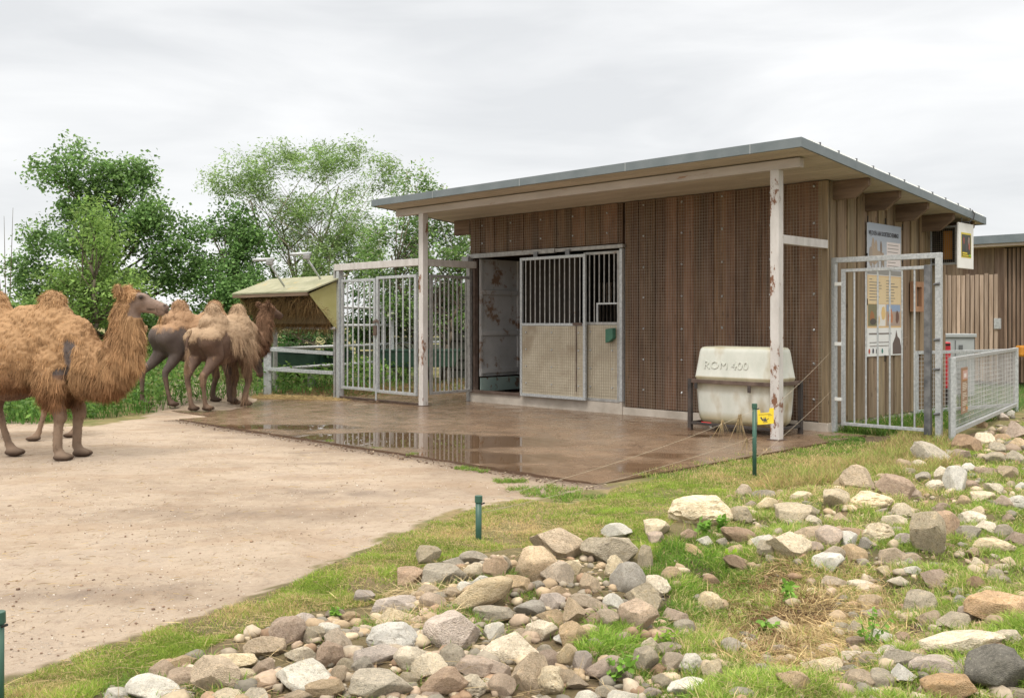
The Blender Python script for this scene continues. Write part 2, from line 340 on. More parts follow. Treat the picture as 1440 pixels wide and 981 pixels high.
sl = [tuple(B(*p)[:2]) for p in ((.3, -5.6), (-.2, 3), (-7.6, 9), (-11, 3.5), (-10.4, -1.2), (-13.4, -.9), (-13.6, -3.4), (-9.4, -6))]
SAND = SAND + sl + gp([(155, 594), (120, 597), (60, 592), (0, 588)]) + [(-30, 15.6), (-30, 1)]
def terrain(x, y):
    x = np.asarray(x, float); y = np.asarray(y, float)
    h = -.028 + .010 * fn(x, y, 1.1, 0) + .006 * fn(x, y, 4, 1)
    # rubble bank in front: lumpy
    px = 720 + FPX * x / np.maximum(y, .3); py = HZ + FPX * CAMH / np.maximum(y, .3)
    rub = 1 / (1 + np.exp(-(x - (-1.9 + (9.0 - y) * -.05)) * 2.2)) * 1 / (1 + np.exp((y - 8.2 - .35 * (x)) * 2.0))
    h = h + rub * (.05 + .05 * fn(x, y, 2.1, 2) + .025 * fn(x, y, 5.5, 3))
    # scoured hollow with bare soil
    c = G(1060, 850); h = h - .22 * np.exp(-(((x - c.x) / .62) ** 2 + ((y - c.y) / .85) ** 2))
    # bank behind the camels
    far = np.clip((y - 17.5) / 6, 0, 1) * np.clip((-x - .25 * y - .2) / 1.2, 0, 1)
    h = h + .55 * far
    h = h + np.clip((y - 24) / 30, 0, 1) * .3
    return h
def hz(x, y): return float(terrain(x, y))
def onground(px, py):
    z = 0
    for _ in range(6):
        p = G(px, py, z); z = hz(p.x, p.y)
    return Vector((p.x, p.y, z))
# ------------------------------------------------------------------ ground
def axis(a, b, fine0, fine1, step, grow=1.35):
    v = list(np.arange(fine0, fine1 + 1e-6, step)); s = step; x = fine1
    while x < b: s *= grow; x += s; v.append(x)
    s = step; x = fine0
    while x > a: s *= grow; x -= s; v.insert(0, x)
    return np.array(v)
def pip_soft(x, y, poly, amp, s):
    return inpoly(x + amp * fn(x, y, s, 3) + amp * .5 * fn(x, y, s * 3.3, 5), y + amp * fn(y, x, s, 4) + amp * .5 * fn(y, x, s * 3.1, 6), poly).astype(float)
gx = axis(-900, 900, -8, 8.5, .06); gy = axis(-300, 1500, 3.2, 19, .06)
XX, YY = np.meshgrid(gx, gy); ZZ = terrain(XX, YY)
nx, ny = len(gx), len(gy)
sw = pip_soft(XX, YY, SAND, .13, 7)
path_poly = [tuple(B(*p)[:2]) for p in ((.4, -2.6), (.45, -1.2), (1.0, -.55), (1.75, .5), (2.6, 2.2), (2.9, 4.5), (1.6, 5), (1.5, 1.2), (.5, -.1), (.0, -.2), (0, -2.4))]
sw2 = pip_soft(XX, YY, path_poly, .06, 4)
c1 = G(1075, 855); c2 = G(1180, 860); c3 = G(1000, 800)
soil = np.exp(-(((XX - c1.x) / .5) ** 2 + ((YY - c1.y) / .6) ** 2)) + .8 * np.exp(-(((XX - c3.x) / .25) ** 2 + ((YY - c3.y) / .4) ** 2)) + .5 * np.exp(-(((XX - c2.x) / .4) ** 2 + ((YY - c2.y) / .4) ** 2))
soil = np.clip(soil + .25 * fn(XX, YY, 7, 2), 0, 1)
edge = inv  # dark damp band along the slab's front edge and the wet patches in the sand
bx = (XX - CB.x) * .7046 - (YY - CB.y) * .7097; by = (XX - CB.x) * .7097 + (YY - CB.y) * .7046
damp = np.exp(-np.clip(-5.95 - by, 0, 9) / .22) * ((bx > -8.6) & (bx < 1)) * (by < -5.0)
for (qx, qy, rx, ry) in ((430, 632, .5, .12), (445, 648, .35, .1), (330, 612, .5, .1), (480, 690, 1.2, .35), (330, 720, 1.4, .3), (150, 830, 1.0, .28), (760, 690, .35, .25)):
    g = G(qx, qy); damp = damp + .75 * np.exp(-(((XX - g.x) / rx) ** 2 + ((YY - g.y) / ry) ** 2)) * (.6 + .4 * fn(XX, YY, 9, 1))
damp = np.clip(damp, 0, 1)
bed = (1 / (1 + np.exp(-(XX - (-2.4 + (9.0 - YY) * -.05)) * 4)) / (1 + np.exp((YY - 7.0 - .55 * XX) * 3)))
cols = np.stack([np.maximum(sw, 0), np.clip(soil + .75 * sw2 + .55 * bed, 0, 1), damp], -1).reshape(-1, 3)
idx = (np.arange(ny - 1)[:, None] * nx + np.arange(nx - 1)[None, :]).ravel()
F = np.stack([idx, idx + 1, idx + 1 + nx, idx + nx], 1)
gm, t, p = newmat('ground')
L = t.links.new; N = t.nodes.new
at = N('ShaderNodeAttribute'); at.attribute_name = 'Col'; sp = N('ShaderNodeSeparateColor'); L(at.outputs['Color'], sp.inputs[0])
tc = N('ShaderNodeTexCoord')
def noi(sc, det=8, loc=(0, 0, 0), st=(1, 1, 1), rr=.6):
    mp = N('ShaderNodeMapping'); mp.inputs['Location'].default_value = loc; mp.inputs['Scale'].default_value = st; L(tc.outputs['Object'], mp.inputs[0])
    n = N('ShaderNodeTexNoise'); n.inputs['Scale'].default_value = sc; n.inputs['Detail'].default_value = det; n.inputs['Roughness'].default_value = rr; L(mp.outputs[0], n.inputs['Vector']); return n.outputs[0]
def ramp(src, stops):
    r = N('ShaderNodeValToRGB'); e = r.color_ramp.elements
    while len(e) < len(stops): e.new(.5)
    for i, (pp, cc) in enumerate(stops): e[i].position = pp; e[i].color = (*cc, 1)
    L(src, r.inputs[0]); return r.outputs[0]
def mixc(f, a, b, bt='MIX'):
    m = N('ShaderNodeMix'); m.data_type = 'RGBA'; m.blend_type = bt
    if isinstance(f, (int, float)): m.inputs[0].default_value = f
    else: L(f, m.inputs[0])
    for s, v in ((6, a), (7, b)):
        if isinstance(v, tuple): m.inputs[s].default_value = (*v, 1)
        else: L(v, m.inputs[s])
    return m.outputs[2]
def mth(op, a, b=None, clamp=False):
    m = N('ShaderNodeMath'); m.operation = op; m.use_clamp = clamp
    for i, v in enumerate((a, b)):
        if v is None: continue
        if isinstance(v, (int, float)): m.inputs[i].default_value = v
        else: L(v, m.inputs[i])
    return m.outputs[0]
def mrange(src, a, b, c=0, d=1):
    m = N('ShaderNodeMapRange'); m.inputs[1].default_value = a; m.inputs[2].default_value = b; m.inputs[3].default_value = c; m.inputs[4].default_value = d; L(src, m.inputs[0]); return m.outputs[0]
sandc = ramp(noi(.55, 10, rr=.68), [(.30, (.30, .23, .17)), (.43, (.40, .315, .235)), (.53, (.51, .415, .32)), (.60, (.44, .355, .28)), (.72, (.53, .435, .33))])
sandc = mixc(mrange(noi(7, 8, (3, 1, 0), rr=.75), .35, .68), sandc, mixc(.45, sandc, (.52, .425, .335)))
sandc = mixc(mth('MULTIPLY', mrange(noi(13, 8, (9, 4, 0), rr=.85), .52, .66), .6), sandc, (.23, .155, .105))
vo = N('ShaderNodeTexVoronoi'); vo.inputs['Scale'].default_value = 26; L(tc.outputs['Object'], vo.inputs['Vector'])
peb = mth('MULTIPLY', mrange(vo.outputs['Distance'], .26, .14), mrange(noi(3, 4, (5, 5, 0)), .46, .60))
sandc = mixc(mth('MULTIPLY', peb, .5), sandc, (.60, .54, .47))
sandc = mixc(mth('MULTIPLY', mrange(noi(.9, 5, (12, 7, 0), (1, 2.2, 1), .5), .50, .62), .6), sandc, mixc(.5, sandc, (.33, .215, .125)))
sandc = mixc(mth('MULTIPLY', mrange(noi(3.2, 10, (2, 17, 0), (1, 1.6, 1), .75), .54, .68), .35), sandc, (.24, .17, .125))
sandc = mixc(mth('MULTIPLY', sp.outputs[2], .85), sandc, (.145, .10, .07))
soilc = ramp(noi(9, 8, rr=.7), [(.35, (.065, .040, .027)), (.6, (.15, .098, .066))])
turf = ramp(noi(2.2, 8, (2, 8, 0), rr=.7), [(.36, (.12, .15, .035)), (.5, (.22, .20, .075)), (.64, (.33, .25, .13))])
base = mixc(sp.outputs[1], turf, soilc)
base = mixc(sp.outputs[0], base, sandc)
L(base, p.inputs['Base Color'])
L(mrange(sp.outputs[2], .3, 1, .92, .35), p.inputs['Roughness'])
hh = mth('ADD', mth('MULTIPLY', noi(5, 8, rr=.7), .6), mth('MULTIPLY', noi(28, 6, (4, 0, 0), rr=.75), .35))
v2 = N('ShaderNodeTexVoronoi'); v2.inputs['Scale'].default_value = 3.4; v2.feature = 'SMOOTH_F1'; L(tc.outputs['Object'], v2.inputs['Vector'])
hh = mth('ADD', hh, mth('MULTIPLY', peb, .25)); hh = mth('ADD', hh, mth('MULTIPLY', mrange(v2.outputs['Distance'], 0, .35), .5))
bp = N('ShaderNodeBump'); bp.inputs['Strength'].default_value = .8; bp.inputs['Distance'].default_value = .12; L(hh, bp.inputs['Height']); L(bp.outputs[0], p.inputs['Normal'])
gr = raw('ground', np.stack([XX.ravel(), YY.ravel(), ZZ.ravel()], 1), F, gm, None, cols, True)
tag(gr, 'pale sandy yard ground with grass verge', None, kind='structure')

# concrete slab, wet, with puddles
sx = np.arange(-8.4, .62, .05); sy = np.arange(-5.88, -.0, .05)
def slabmesh(name, sx, sy, top, pudl, label, bx_=None):
    X2, Y2 = np.meshgrid(sx, sy); W = np.array([[*B(a, b)[:2]] for a, b in zip(X2.ravel(), Y2.ravel())])
    wx = W[:, 0].reshape(X2.shape); wy = W[:, 1].reshape(X2.shape)
    f = np.zeros(X2.shape)
    for (qx, qy, rx, ry, am) in pudl:
        # ellipse axes measured on the ground
        g = G(qx, qy); f += am * np.exp(-(((wx - g.x) / rx) ** 2 + ((wy - g.y) / ry) ** 2) ** 1.5)
    f = f + .33 * fn(wx, wy, 1.7, 2) + .12 * fn(wx, wy, 6, 4)
    f = f + .10 * fn(wx, wy, 14, 1); f = np.clip((f - .42) / .34, 0, 1)
    wet = np.clip(.55 + .3 * fn(wx, wy, .9, 5) + .5 * f, 0, 1)
    n1, n2 = len(sx), len(sy)
    V = np.stack([X2.ravel(), Y2.ravel(), np.full(X2.size, top)], 1)
    idx = (np.arange(n2 - 1)[:, None] * n1 + np.arange(n1 - 1)[None, :]).ravel()
    Fq = np.stack([idx, idx + 1, idx + 1 + n1, idx + n1], 1)
    V[:n1, 1] += .018 * fn(V[:n1, 0], V[:n1, 1], 9, 3) + .008 * fn(V[:n1, 0], V[:n1, 1], 31, 6)
    # skirt
    ring = [i for i in range(n1)] + [r * n1 + n1 - 1 for r in range(1, n2)] + [(n2 - 1) * n1 + i for i in range(n1 - 2, -1, -1)] + [r * n1 for r in range(n2 - 2, 0, -1)]
    hi = V[ring].copy(); low = V[ring].copy(); low[:, 2] = -.35; b1 = len(V); b0 = b1 + len(ring); V = np.concatenate([V, hi, low]); k = len(ring)
    Fs = np.array([[b1 + i, b0 + i, b0 + (i + 1) % k, b1 + (i + 1) % k] for i in range(k)])
    c = np.stack([f.ravel(), wet.ravel(), np.zeros(f.size)], 1); c = np.concatenate([c, np.tile([0, .2, 1.0], (2 * k, 1))])
    o = raw(name, V, np.concatenate([Fq, Fs]), M['slab'], None, c, False)
    o.matrix_world = MB_
    tag(o, label, None, kind='structure'); return o
m_, t, p = newmat('wet concrete slab'); M['slab'] = m_; L = t.links.new; N = t.nodes.new
tc = N('ShaderNodeTexCoord'); at = N('ShaderNodeAttribute'); at.attribute_name = 'Col'; sp = N('ShaderNodeSeparateColor'); L(at.outputs['Color'], sp.inputs[0])
dry = ramp(noi(1.6, 9, rr=.7), [(.3, (.18, .125, .085)), (.5, (.26, .19, .135)), (.7, (.35, .27, .20))])
vcr = N('ShaderNodeTexVoronoi'); vcr.feature = 'DISTANCE_TO_EDGE'; vcr.inputs['Scale'].default_value = .55; wv = N('ShaderNodeVectorMath'); wv.operation = 'ADD'; nv_ = N('ShaderNodeTexNoise'); nv_.inputs['Scale'].default_value = 2.2; nv_.inputs['Detail'].default_value = 6; L(tc.outputs['Object'], nv_.inputs['Vector']); L(tc.outputs['Object'], wv.inputs[0]); L(nv_.outputs['Color'], wv.inputs[1]); L(wv.outputs[0], vcr.inputs['Vector'])
crk = mrange(vcr.outputs['Distance'], .008, .002)
dry = mixc(mth('MULTIPLY', mrange(noi(14, 7, (3, 3, 0), rr=.75), .5, .7), .4), dry, (.13, .085, .06))
wetc = ramp(noi(1.1, 8, (6, 1, 0), rr=.65), [(.35, (.115, .068, .038)), (.65, (.215, .135, .08))])
c = mixc(sp.outputs[1], dry, wetc)
c = mixc(mth('MULTIPLY', sp.outputs[0], .8), c, (.11, .07, .042))
c = mixc(mth('MULTIPLY', crk, .6), c, (.06, .04, .028))
c = mixc(sp.outputs[2], c, (.12, .075, .05))
L(c, p.inputs['Base Color'])
ro = N('ShaderNodeMix'); ro.data_type = 'FLOAT'; L(sp.outputs[0], ro.inputs[0]); L(mrange(noi(3, 6, (1, 1, 1)), .35, .65, .10, .38), ro.inputs[2]); ro.inputs[3].default_value = .015
L(ro.outputs[0], p.inputs['Roughness'])
bs = mrange(sp.outputs[0], 0, .8, .35, 0)
bp = N('ShaderNodeBump'); bp.inputs['Distance'].default_value = .012; L(bs, bp.inputs['Strength']); L(noi(18, 7, rr=.7), bp.inputs['Height']); L(bp.outputs[0], p.inputs['Normal'])
slabmesh('concrete_slab', sx, sy, 0.0, [(600, 622, 1.9, .85, 1.1), (655, 642, 1.2, .55, 1.0), (400, 600, 1.5, .45, .9), (500, 612, 1.3, .4, .7), (850, 655, 1.6, .9, .55), (1000, 640, .8, .4, .5), (960, 612, 1.0, .3, .4)],
         'wet brown concrete slab with puddles in front of the shed')
slabmesh('concrete_slab', np.arange(-12.6, -8.43, .06), np.arange(-5.2, -1.6, .06), -.015, [(320, 585, .8, .3, .5)], 'older worn concrete apron behind the camels')
slabmesh('concrete_slab', np.arange(-10.6, -7.72, .06), np.arange(-1.55, 2.5, .06), -.006, [], 'dry sandy concrete floor behind the yard gates')

# ------------------------------------------------------------------ the shed
def zs(y): return 3.83 - .085 * (y + 1.95)
shed = thing('animal_shed', 'flat roofed animal shed clad in brown vertical boards with steel canopy posts', 'shed', (0, 0, 0), 'B')
def boards_x(mb, x0, x1, z0, ztop, y, out=-1, wmin=.13, wmax=.26, tint=.32):
    """board on board cladding along x; out = side the boards face"""
    x = x0; k = 0
    while x < x1 - .02:
        wd = rng.uniform(wmin, wmax); xe = min(x + wd, x1); off = (0.028 if k % 2 else 0.006) + rng.uniform(0, .004)
        if x1 - xe < .06: xe = x1
        c = 1 + rng.uniform(-tint, tint); cc = (c * rng.uniform(.96, 1.06), c, c * rng.uniform(.92, 1.06))
        lap = .012 if k % 2 else 0
        a = y + out * off; b = y + out * (off + .02)
        zt = ztop(y) if callable(ztop) else ztop
        if (k % 2) == 0: xa, xb = x + .012, xe - .012
        else: xa, xb = x - lap, xe + lap
        mb.box((xa, min(a, b), z0 + rng.uniform(0, .015)), (xb, max(a, b), zt), cc)
        x = xe; k += 1
def boards_y(mb, y0, y1, z0, x, out=1, wmin=.12, wmax=.22, tint=.2, ztop=None):
    y = y0; k = 0
    while y < y1 - .02:
        wd = rng.uniform(wmin, wmax); ye = min(y + wd, y1); off = (0.028 if k % 2 else 0.006) + rng.uniform(0, .004)
        if y1 - ye < .06: ye = y1
        c = 1 + rng.uniform(-tint, tint); cc = (c * rng.uniform(.96, 1.06), c, c * rng.uniform(.92, 1.06))
        ya, yb = (y + .006, ye - .006) if k % 2 == 0 else (y - .012, ye + .012)
        a = x + out * off; b = x + out * (off + .02); xa, xb = min(a, b), max(a, b)
        za, zb = (zs(ya) - .012, zs(yb) - .012) if ztop is None else (ztop, ztop)
        zz = z0 + rng.uniform(0, .015)
        mb.hexa([(xa, ya, zz), (xb, ya, zz), (xb, yb, zz), (xa, yb, zz), (xa, ya, za), (xb, ya, za), (xb, yb, zb), (xa, yb, zb)], cc)
        y = ye; k += 1
XL = -7.7; DX0, DX1 = -7.50, -3.77; DZ = 2.86; PL = .22; YB = 4.2
mb = MB()
mb.box((XL, .0, 2.96), (0, .04, zs(0) - .01), (.3, .25, .2)); mb.box((DX1 + .02, .0, PL), (0, .04, 2.96), (.3, .25, .2))
boards_x(mb, XL, DX1, 2.95, zs(0) - .01, 0); boards_x(mb, DX1 + .03, -.12, .13, zs(0) - .01, 0)
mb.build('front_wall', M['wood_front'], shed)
mb = MB(); mb.hexa([(-.04, .04, PL), (0, .04, PL), (0, YB, PL), (-.04, YB, PL), (-.04, .04, zs(.04) - .01), (0, .04, zs(.04) - .01), (0, YB, zs(YB) - .01), (-.04, YB, zs(YB) - .01)], (.25, .22, .18))
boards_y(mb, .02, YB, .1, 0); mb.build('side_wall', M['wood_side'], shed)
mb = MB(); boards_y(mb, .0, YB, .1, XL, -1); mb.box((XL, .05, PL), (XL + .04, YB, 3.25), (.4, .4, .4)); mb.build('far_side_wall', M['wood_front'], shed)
mb = MB(); boards_x(mb, XL, 0, .1, zs(YB) - .02, YB - .04, 1); mb.box((XL + .05, YB - .04, .1), (-.05, YB - .01, zs(YB) - .02), (.3, .3, .3)); mb.build('back_wall', M['wood_side'], shed)
MB().box((-.115, -.055, .04), (.03, .0, zs(0) - .012), (.95, .95, .9)).build('corner_board', M['wood_side'], shed, .006)
mb = MB(); mb.box((DX1 + .02, -.07, -.3), (0.035, .05, .125)); mb.box((XL - .03, -.09, -.3), (DX1 + .02, .06, PL)); mb.box((0.0, .05, -.3), (.035, YB, .095)); mb.box((XL - .03, .06, -.3), (XL + .01, YB, .1))
mb.build('plinth', M['concrete'], shed, .006)
# interior
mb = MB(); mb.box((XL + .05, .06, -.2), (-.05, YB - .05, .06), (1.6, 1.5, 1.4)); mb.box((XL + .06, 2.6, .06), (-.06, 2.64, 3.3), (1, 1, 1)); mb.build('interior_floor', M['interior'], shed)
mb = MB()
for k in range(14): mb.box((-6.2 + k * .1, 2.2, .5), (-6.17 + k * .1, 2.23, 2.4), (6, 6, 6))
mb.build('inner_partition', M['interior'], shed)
# roof: soffit, deck, fascia
RX0, RX1, RY0, RY1 = -8.42, .65, -1.95, 4.45
def slab_pl(mb, x0, x1, y0, y1, d0, d1, col=(1, 1, 1)):
    mb.hexa([(x0, y0, zs(y0) + d0), (x1, y0, zs(y0) + d0), (x1, y1, zs(y1) + d0), (x0, y1, zs(y1) + d0), (x0, y0, zs(y0) + d1), (x1, y0, zs(y0) + d1), (x1, y1, zs(y1) + d1), (x0, y1, zs(y1) + d1)], col)
mb = MB(); y = RY0 + .03; joints = [RX0 + .03, -5.9, -3.4, -1.0, RX1 - .03]
while y < RY1 - .05:
    for a, b in zip(joints, joints[1:]):
        c = 1 + rng.uniform(-.05, .05); slab_pl(mb, a + .004, b - .004, y, min(y + .112, RY1 - .04), 0, .018, (c, c, c * .98))
    y += .118
slab_pl(mb, RX0 + .03, RX1 - .03, RY0 + .03, RY1 - .03, .02, .03, (.35, .3, .25))
mb.build('soffit', M['soffit'], shed)
mb = MB(); slab_pl(mb, RX0 + .03, RX1 - .03, RY0 + .03, RY1 - .03, .032, .105, (.8, .8, .8)); mb.build('roof_deck', M['fascia'], shed)
mb = MB(); slab_pl(mb, RX0, RX1, RY0, RY0 + .028, -.012, .115); slab_pl(mb, RX0, RX1, RY1 - .028, RY1, -.012, .115)
slab_pl(mb, RX0, RX0 + .028, RY0 + .029, RY1 - .029, -.012, .115); slab_pl(mb, RX1 - .028, RX1, RY0 + .029, RY1 - .029, -.012, .115)
mb.build('fascia', M['fascia'], shed, .003)
mb = MB()
for i in range(14): slab_pl(mb, RX1 - .06, RX1 - .04, RY0 + .25 + i * .44, RY0 + .66 + i * .44, .116, .155, (1.35, 1.38, 1.4))
mb.build('roof_edge_strip', M['white'], shed)
for i in range(11): mb = MB(); slab_pl(mb, RX1 - .065, RX1 - .03, RY0 + .55 + i * .52, RY0 + .57 + i * .52, .117, .168); mb.build('roof_clip', M['galv_dark'], shed)
for xx in (-.1, -2.2, -4.4, -6.6): MB().box((xx, RY0 - .003, zs(RY0) - .012), (xx + .012, RY0, zs(RY0) + .115)).build('fascia_joint', M['cabinet'], shed)
for yy in (.11, 1.14, 2.17, 3.2, 4.08):       # projecting rafter ends with a splayed cut
    mb = MB(); z1 = zs(yy) - .006; z0 = z1 - .27; wd = .085
    pr = [(-.02, z0), (.34, z0), (.56, z1 - .1), (.56, z1), (-.02, z1)]
    vs = [(px_, yy, pz) for px_, pz in pr] + [(px_, yy + wd, pz) for px_, pz in pr]; n = 5
    mb.add(vs, [tuple(range(n)), tuple(range(2 * n - 1, n - 1, -1))] + [(i, n + i, n + (i + 1) % n, (i + 1) % n) for i in range(n)])
    mb.build('rafter', M['rafter'], shed, .004)
mb = MB(); mb.box((XL - .5, -.02, zs(.05) - .3), (XL - .04, .07, zs(.05) - .008)); mb.build('rafter', M['rafter'], shed, .004)
mb = MB(); mb.box((XL - .55, -1.49, 3.645), (.37, -1.37, 3.772)); mb.build('canopy_beam', M['beam_steel'], shed, .006)
for xx in (0, -7.48):
    mb = MB(); mb.box((xx - .065, -1.495, -.01), (xx + .065, -1.365, 3.645)); o = mb.build('post', M['post_steel'], shed, .008)
    MB().box((xx - .1, -1.53, .0), (xx + .1, -1.33, .012)).build('base_plate', M['dark_rail'], o, .002)
MB().box((-.04, -1.365, 2.66), (.04, -.06, 2.78)).build('brace', M['white_steel'], shed, .004)
MB().box((-7.52, -1.365, 2.66), (-7.44, -.09, 2.79)).build('brace', M['white_steel'], shed, .004)
# wire mesh over the boards
def grid_x(mb, x0, x1, z0, z1, y, s=.05, r=.0016, col=(1, 1, 1)):
    n = int((x1 - x0) / s)
    for i in range(n + 1): xx = x0 + i * (x1 - x0) / n; mb.box((xx - r, y - r, z0), (xx + r, y + r, z1), col)
    n = int((z1 - z0) / s)
    for i in range(n + 1): zz = z0 + i * (z1 - z0) / n; mb.box((x0, y - 3 * r, zz - r), (x1, y - r, zz + r), col)
mb = MB(); grid_x(mb, XL + .02, DX1, 2.97, 3.63, -.062); grid_x(mb, DX1 + .08, -.06, .12, 3.63, -.062); mb.build('wire_mesh', M['wire'], shed)
mb = MB()
for xx in (-3.3, -2.52, -1.75, -.9, -.18):
    for zz in np.arange(.45, 3.6, .52): mb.tube((xx, -.078, zz + rng.uniform(-.03, .03)), (xx, -.06, zz), .014, 8)
for xx in (-7.3, -6.5, -5.7, -4.9, -4.1):
    for zz in (3.15, 3.5): mb.tube((xx, -.078, zz), (xx, -.06, zz), .014, 8)
mb.build('mesh_washers', M['galv'], shed)
# door opening, track, inner sheet wall
mb = MB(); mb.box((XL + .02, -.13, DZ), (-5.3, -.05, DZ + .085)); mb.box((-5.28, -.125, DZ + .01), (DX1 + .06, -.05, DZ + .075)); mb.build('door_track', M['galv_dull'], shed, .004)
MB().box((XL - .06, -.2, 2.8), (XL + .12, -.06, 2.9)).build('track_end', M['galv_dull'], shed, .004)
mb = MB(); mb.box((XL - .03, -.11, .0), (XL + .07, -.0, 2.79)); mb.build('door_jamb', M['galv_dull'], shed, .004)
mb = MB(); mb.box((XL + .11, -.06, PL), (XL + .17, .04, 2.84)); mb.build('door_jamb', M['dark_rail'], shed, .004)
mb = MB(); mb.box((DX1 - .03, -.1, PL), (DX1 + .03, -.02, DZ)); mb.build('door_jamb', M['galv'], shed, .004)
mb = MB(); mb.box((XL + .08, -.13, PL - .03), (-6.2, -.05, PL + .02)); mb.build('threshold', M['dark_rail'], shed, .003)
lin = thing  # (keeps the name short below)
xw = XL + .19
mb = MB(); mb.box((xw, .04, .5), (xw + .02, 1.3, 2.86))
for zz in (.56, 1.32, 2.14): mb.box((xw + .02, .06, zz), (xw + .06, 1.16, zz + .1))
mb.box((xw + .02, 1.1, .5), (xw + .05, 1.2, 2.85)); mb.box((xw + .02, .045, .5), (xw + .05, .1, 2.85))
mb.build('inner_sheet_wall', M['metal_panel'], shed, .006)
MB().box((xw + .03, .04, .2), (xw + .06, 1.3, .47)).build('kick_board', M['teal'], shed, .004)
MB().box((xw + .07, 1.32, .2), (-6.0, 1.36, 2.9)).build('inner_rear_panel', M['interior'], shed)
def barred(parent, x0, x1, z0, z1, zm, y, nb, mat_f, mat_b, mat_p, fw=.055, skip=None):
    d = .045
    mb = MB(); mb.box((x0, y - d, z0), (x0 + fw, y, z1)); mb.box((x1 - fw, y - d, z0), (x1, y, z1)); mb.box((x0 + fw, y - d, z1 - fw), (x1 - fw, y, z1)); mb.box((x0 + fw, y - d, z0), (x1 - fw, y, z0 + fw)); mb.box((x0 + fw, y - d, zm), (x1 - fw, y, zm + .05))
    f = mb.build('frame', mat_f, parent, .004)
    for i in range(nb):
        xx = x0 + fw + (x1 - x0 - 2 * fw) * (i + .7) / (nb + .4); zl = zm + .05
        if skip and xx > skip[0]: zl = skip[1]
        MB().tube((xx, y - d / 2, zl), (xx, y - d / 2, z1 - fw), .0125, 8, cap=False).build('bar', mat_b, parent, smooth=True)
    MB().box((x0 + fw, y - d * .7, z0 + fw), (x1 - fw, y - d * .3, zm)).build('panel', mat_p, parent)
    mb = MB(); grid_x(mb, x0 + fw, x1 - fw, z0 + fw, zm, y - d * .75); mb.build('wire_mesh', M['wire'], parent)
    mb = MB()
    for a in np.linspace(x0 + .16, x1 - .16, 3 if x1 - x0 > 1 else 2):
        for b in np.linspace(z0 + .25, zm - .12, 4): mb.tube((a, y - d - .004, b), (a, y - d * .6, b), .014, 8)
    mb.build('mesh_washers', M['galv'], parent)
door = thing('sliding_stall_door', 'sliding stall door with steel bars above and a meshed cream panel below', 'door', (-5.3, -.15, .2), 'B')
barred(door, -6.13, -4.5, .2, 2.80, 1.52, -.145, 12, M['galv'], M['galv_dull'], M['panel_cream'])
MB().box((-4.78, -.21, 1.53), (-4.56, -.19, 1.58)).build('latch', M['dark_rail'], door, .003)
MB().box((-4.72, -.197, .35), (-4.70, -.19, 1.53)).build('drop_bolt', M['dark_rail'], door, .002)
for a in (-5.75, -4.95): MB().box((a - .05, -.165, 2.8), (a + .05, -.14, 2.90)).build('door_hanger', M['galv_dark'], door, .003)
fx = thing('fixed_stall_panel', 'narrow fixed stall panel with bars and a small feeding hatch right of the sliding door', 'panel', (-4.1, -.08, .2), 'B')
barred(fx, -4.62, -3.80, .2, 2.83, 1.54, -.055, 6, M['galv_dull'], M['galv_dull'], M['panel_cream'], .05, skip=(-4.28, 1.93))
mb = MB(); mb.box((-4.3, -.095, 1.90), (-3.85, -.06, 1.93)); mb.box((-4.32, -.095, 1.59), (-4.29, -.06, 1.93)); mb.build('hatch_frame', M['galv'], fx, .003)
o = MB(); pr = [(-4.03, 1.47), (-3.87, 1.49), (-3.87, 1.31), (-3.95, 1.25), (-4.03, 1.23)]
vs = [(a, -.20, b) for a, b in pr] + [(a, -.105, b) for a, b in pr]; n = 5
o.add(vs, [tuple(range(n)), tuple(range(2 * n - 1, n - 1, -1))] + [(i, n + i, n + (i + 1) % n, (i + 1) % n) for i in range(n)])
o.single('feed_cup', 'small green plastic cup hung on the meshed panel right of the sliding door', 'cup', M['green_box'], (-3.95, -.11, 1.3), 'B', bevel=.006)

# posters and small things on the side wall (facing +x)
def wallM(x, y, z): return Matrix.Translation((x, y, z)) @ Matrix(((0, 0, 1, 0), (1, 0, 0, 0), (0, 1, 0, 0), (0, 0, 0, 1)))   # text x -> +y, text y -> z, faces +x
po = thing('information_poster', 'tall camel information poster fixed to the shed side wall, blue above, cream and white below', 'poster', (.05, 1.75, 1.05), 'B')
X0 = .062
def rect(mb, y0, y1, z0, z1, x, col): mb.add([(x, y0, z0), (x, y1, z0), (x, y1, z1), (x, y0, z1)], [(0, 1, 2, 3)], col)
Y0, Y1, ZB, ZT = 1.14, 2.36, 1.06, 3.13
mb = MB(); mb.box((X0 - .006, Y0, ZB), (X0, Y1, ZT), (.75, .75, .75)); mb.build('sheet', M['paper'], po)
mb = MB(); e = .001
for i in range(8):
    f = i / 7; rect(mb, Y0 + .004, Y1 - .004, ZT - .72 * (i + 1) / 8, ZT - .72 * i / 8, X0 + e, (.36 + .16 * f, .42 + .13 * f, .52 + .08 * f))
rect(mb, Y0 + .004, Y1 - .004, 2.33, ZT - .72, X0 + e, (.30, .30, .29))
mb.build('sky_photo', M['paper'], po)
mb = MB(); rect(mb, Y0 + .68, Y1 - .03, 2.44, 2.86, X0 + 2 * e, (.80, .74, .74)); rect(mb, Y0 + .004, Y1 - .004, 1.50, 2.32, X0 + e, (.66, .47, .25)); rect(mb, Y0 + .03, Y1 - .03, 1.88, 2.30, X0 + 2 * e, (.72, .58, .36))
rect(mb, Y0 + .004, Y1 - .004, ZB + .004, 1.50, X0 + e, (.76, .78, .78)); mb.build('text_panels', M['paper'], po)
mb = MB()
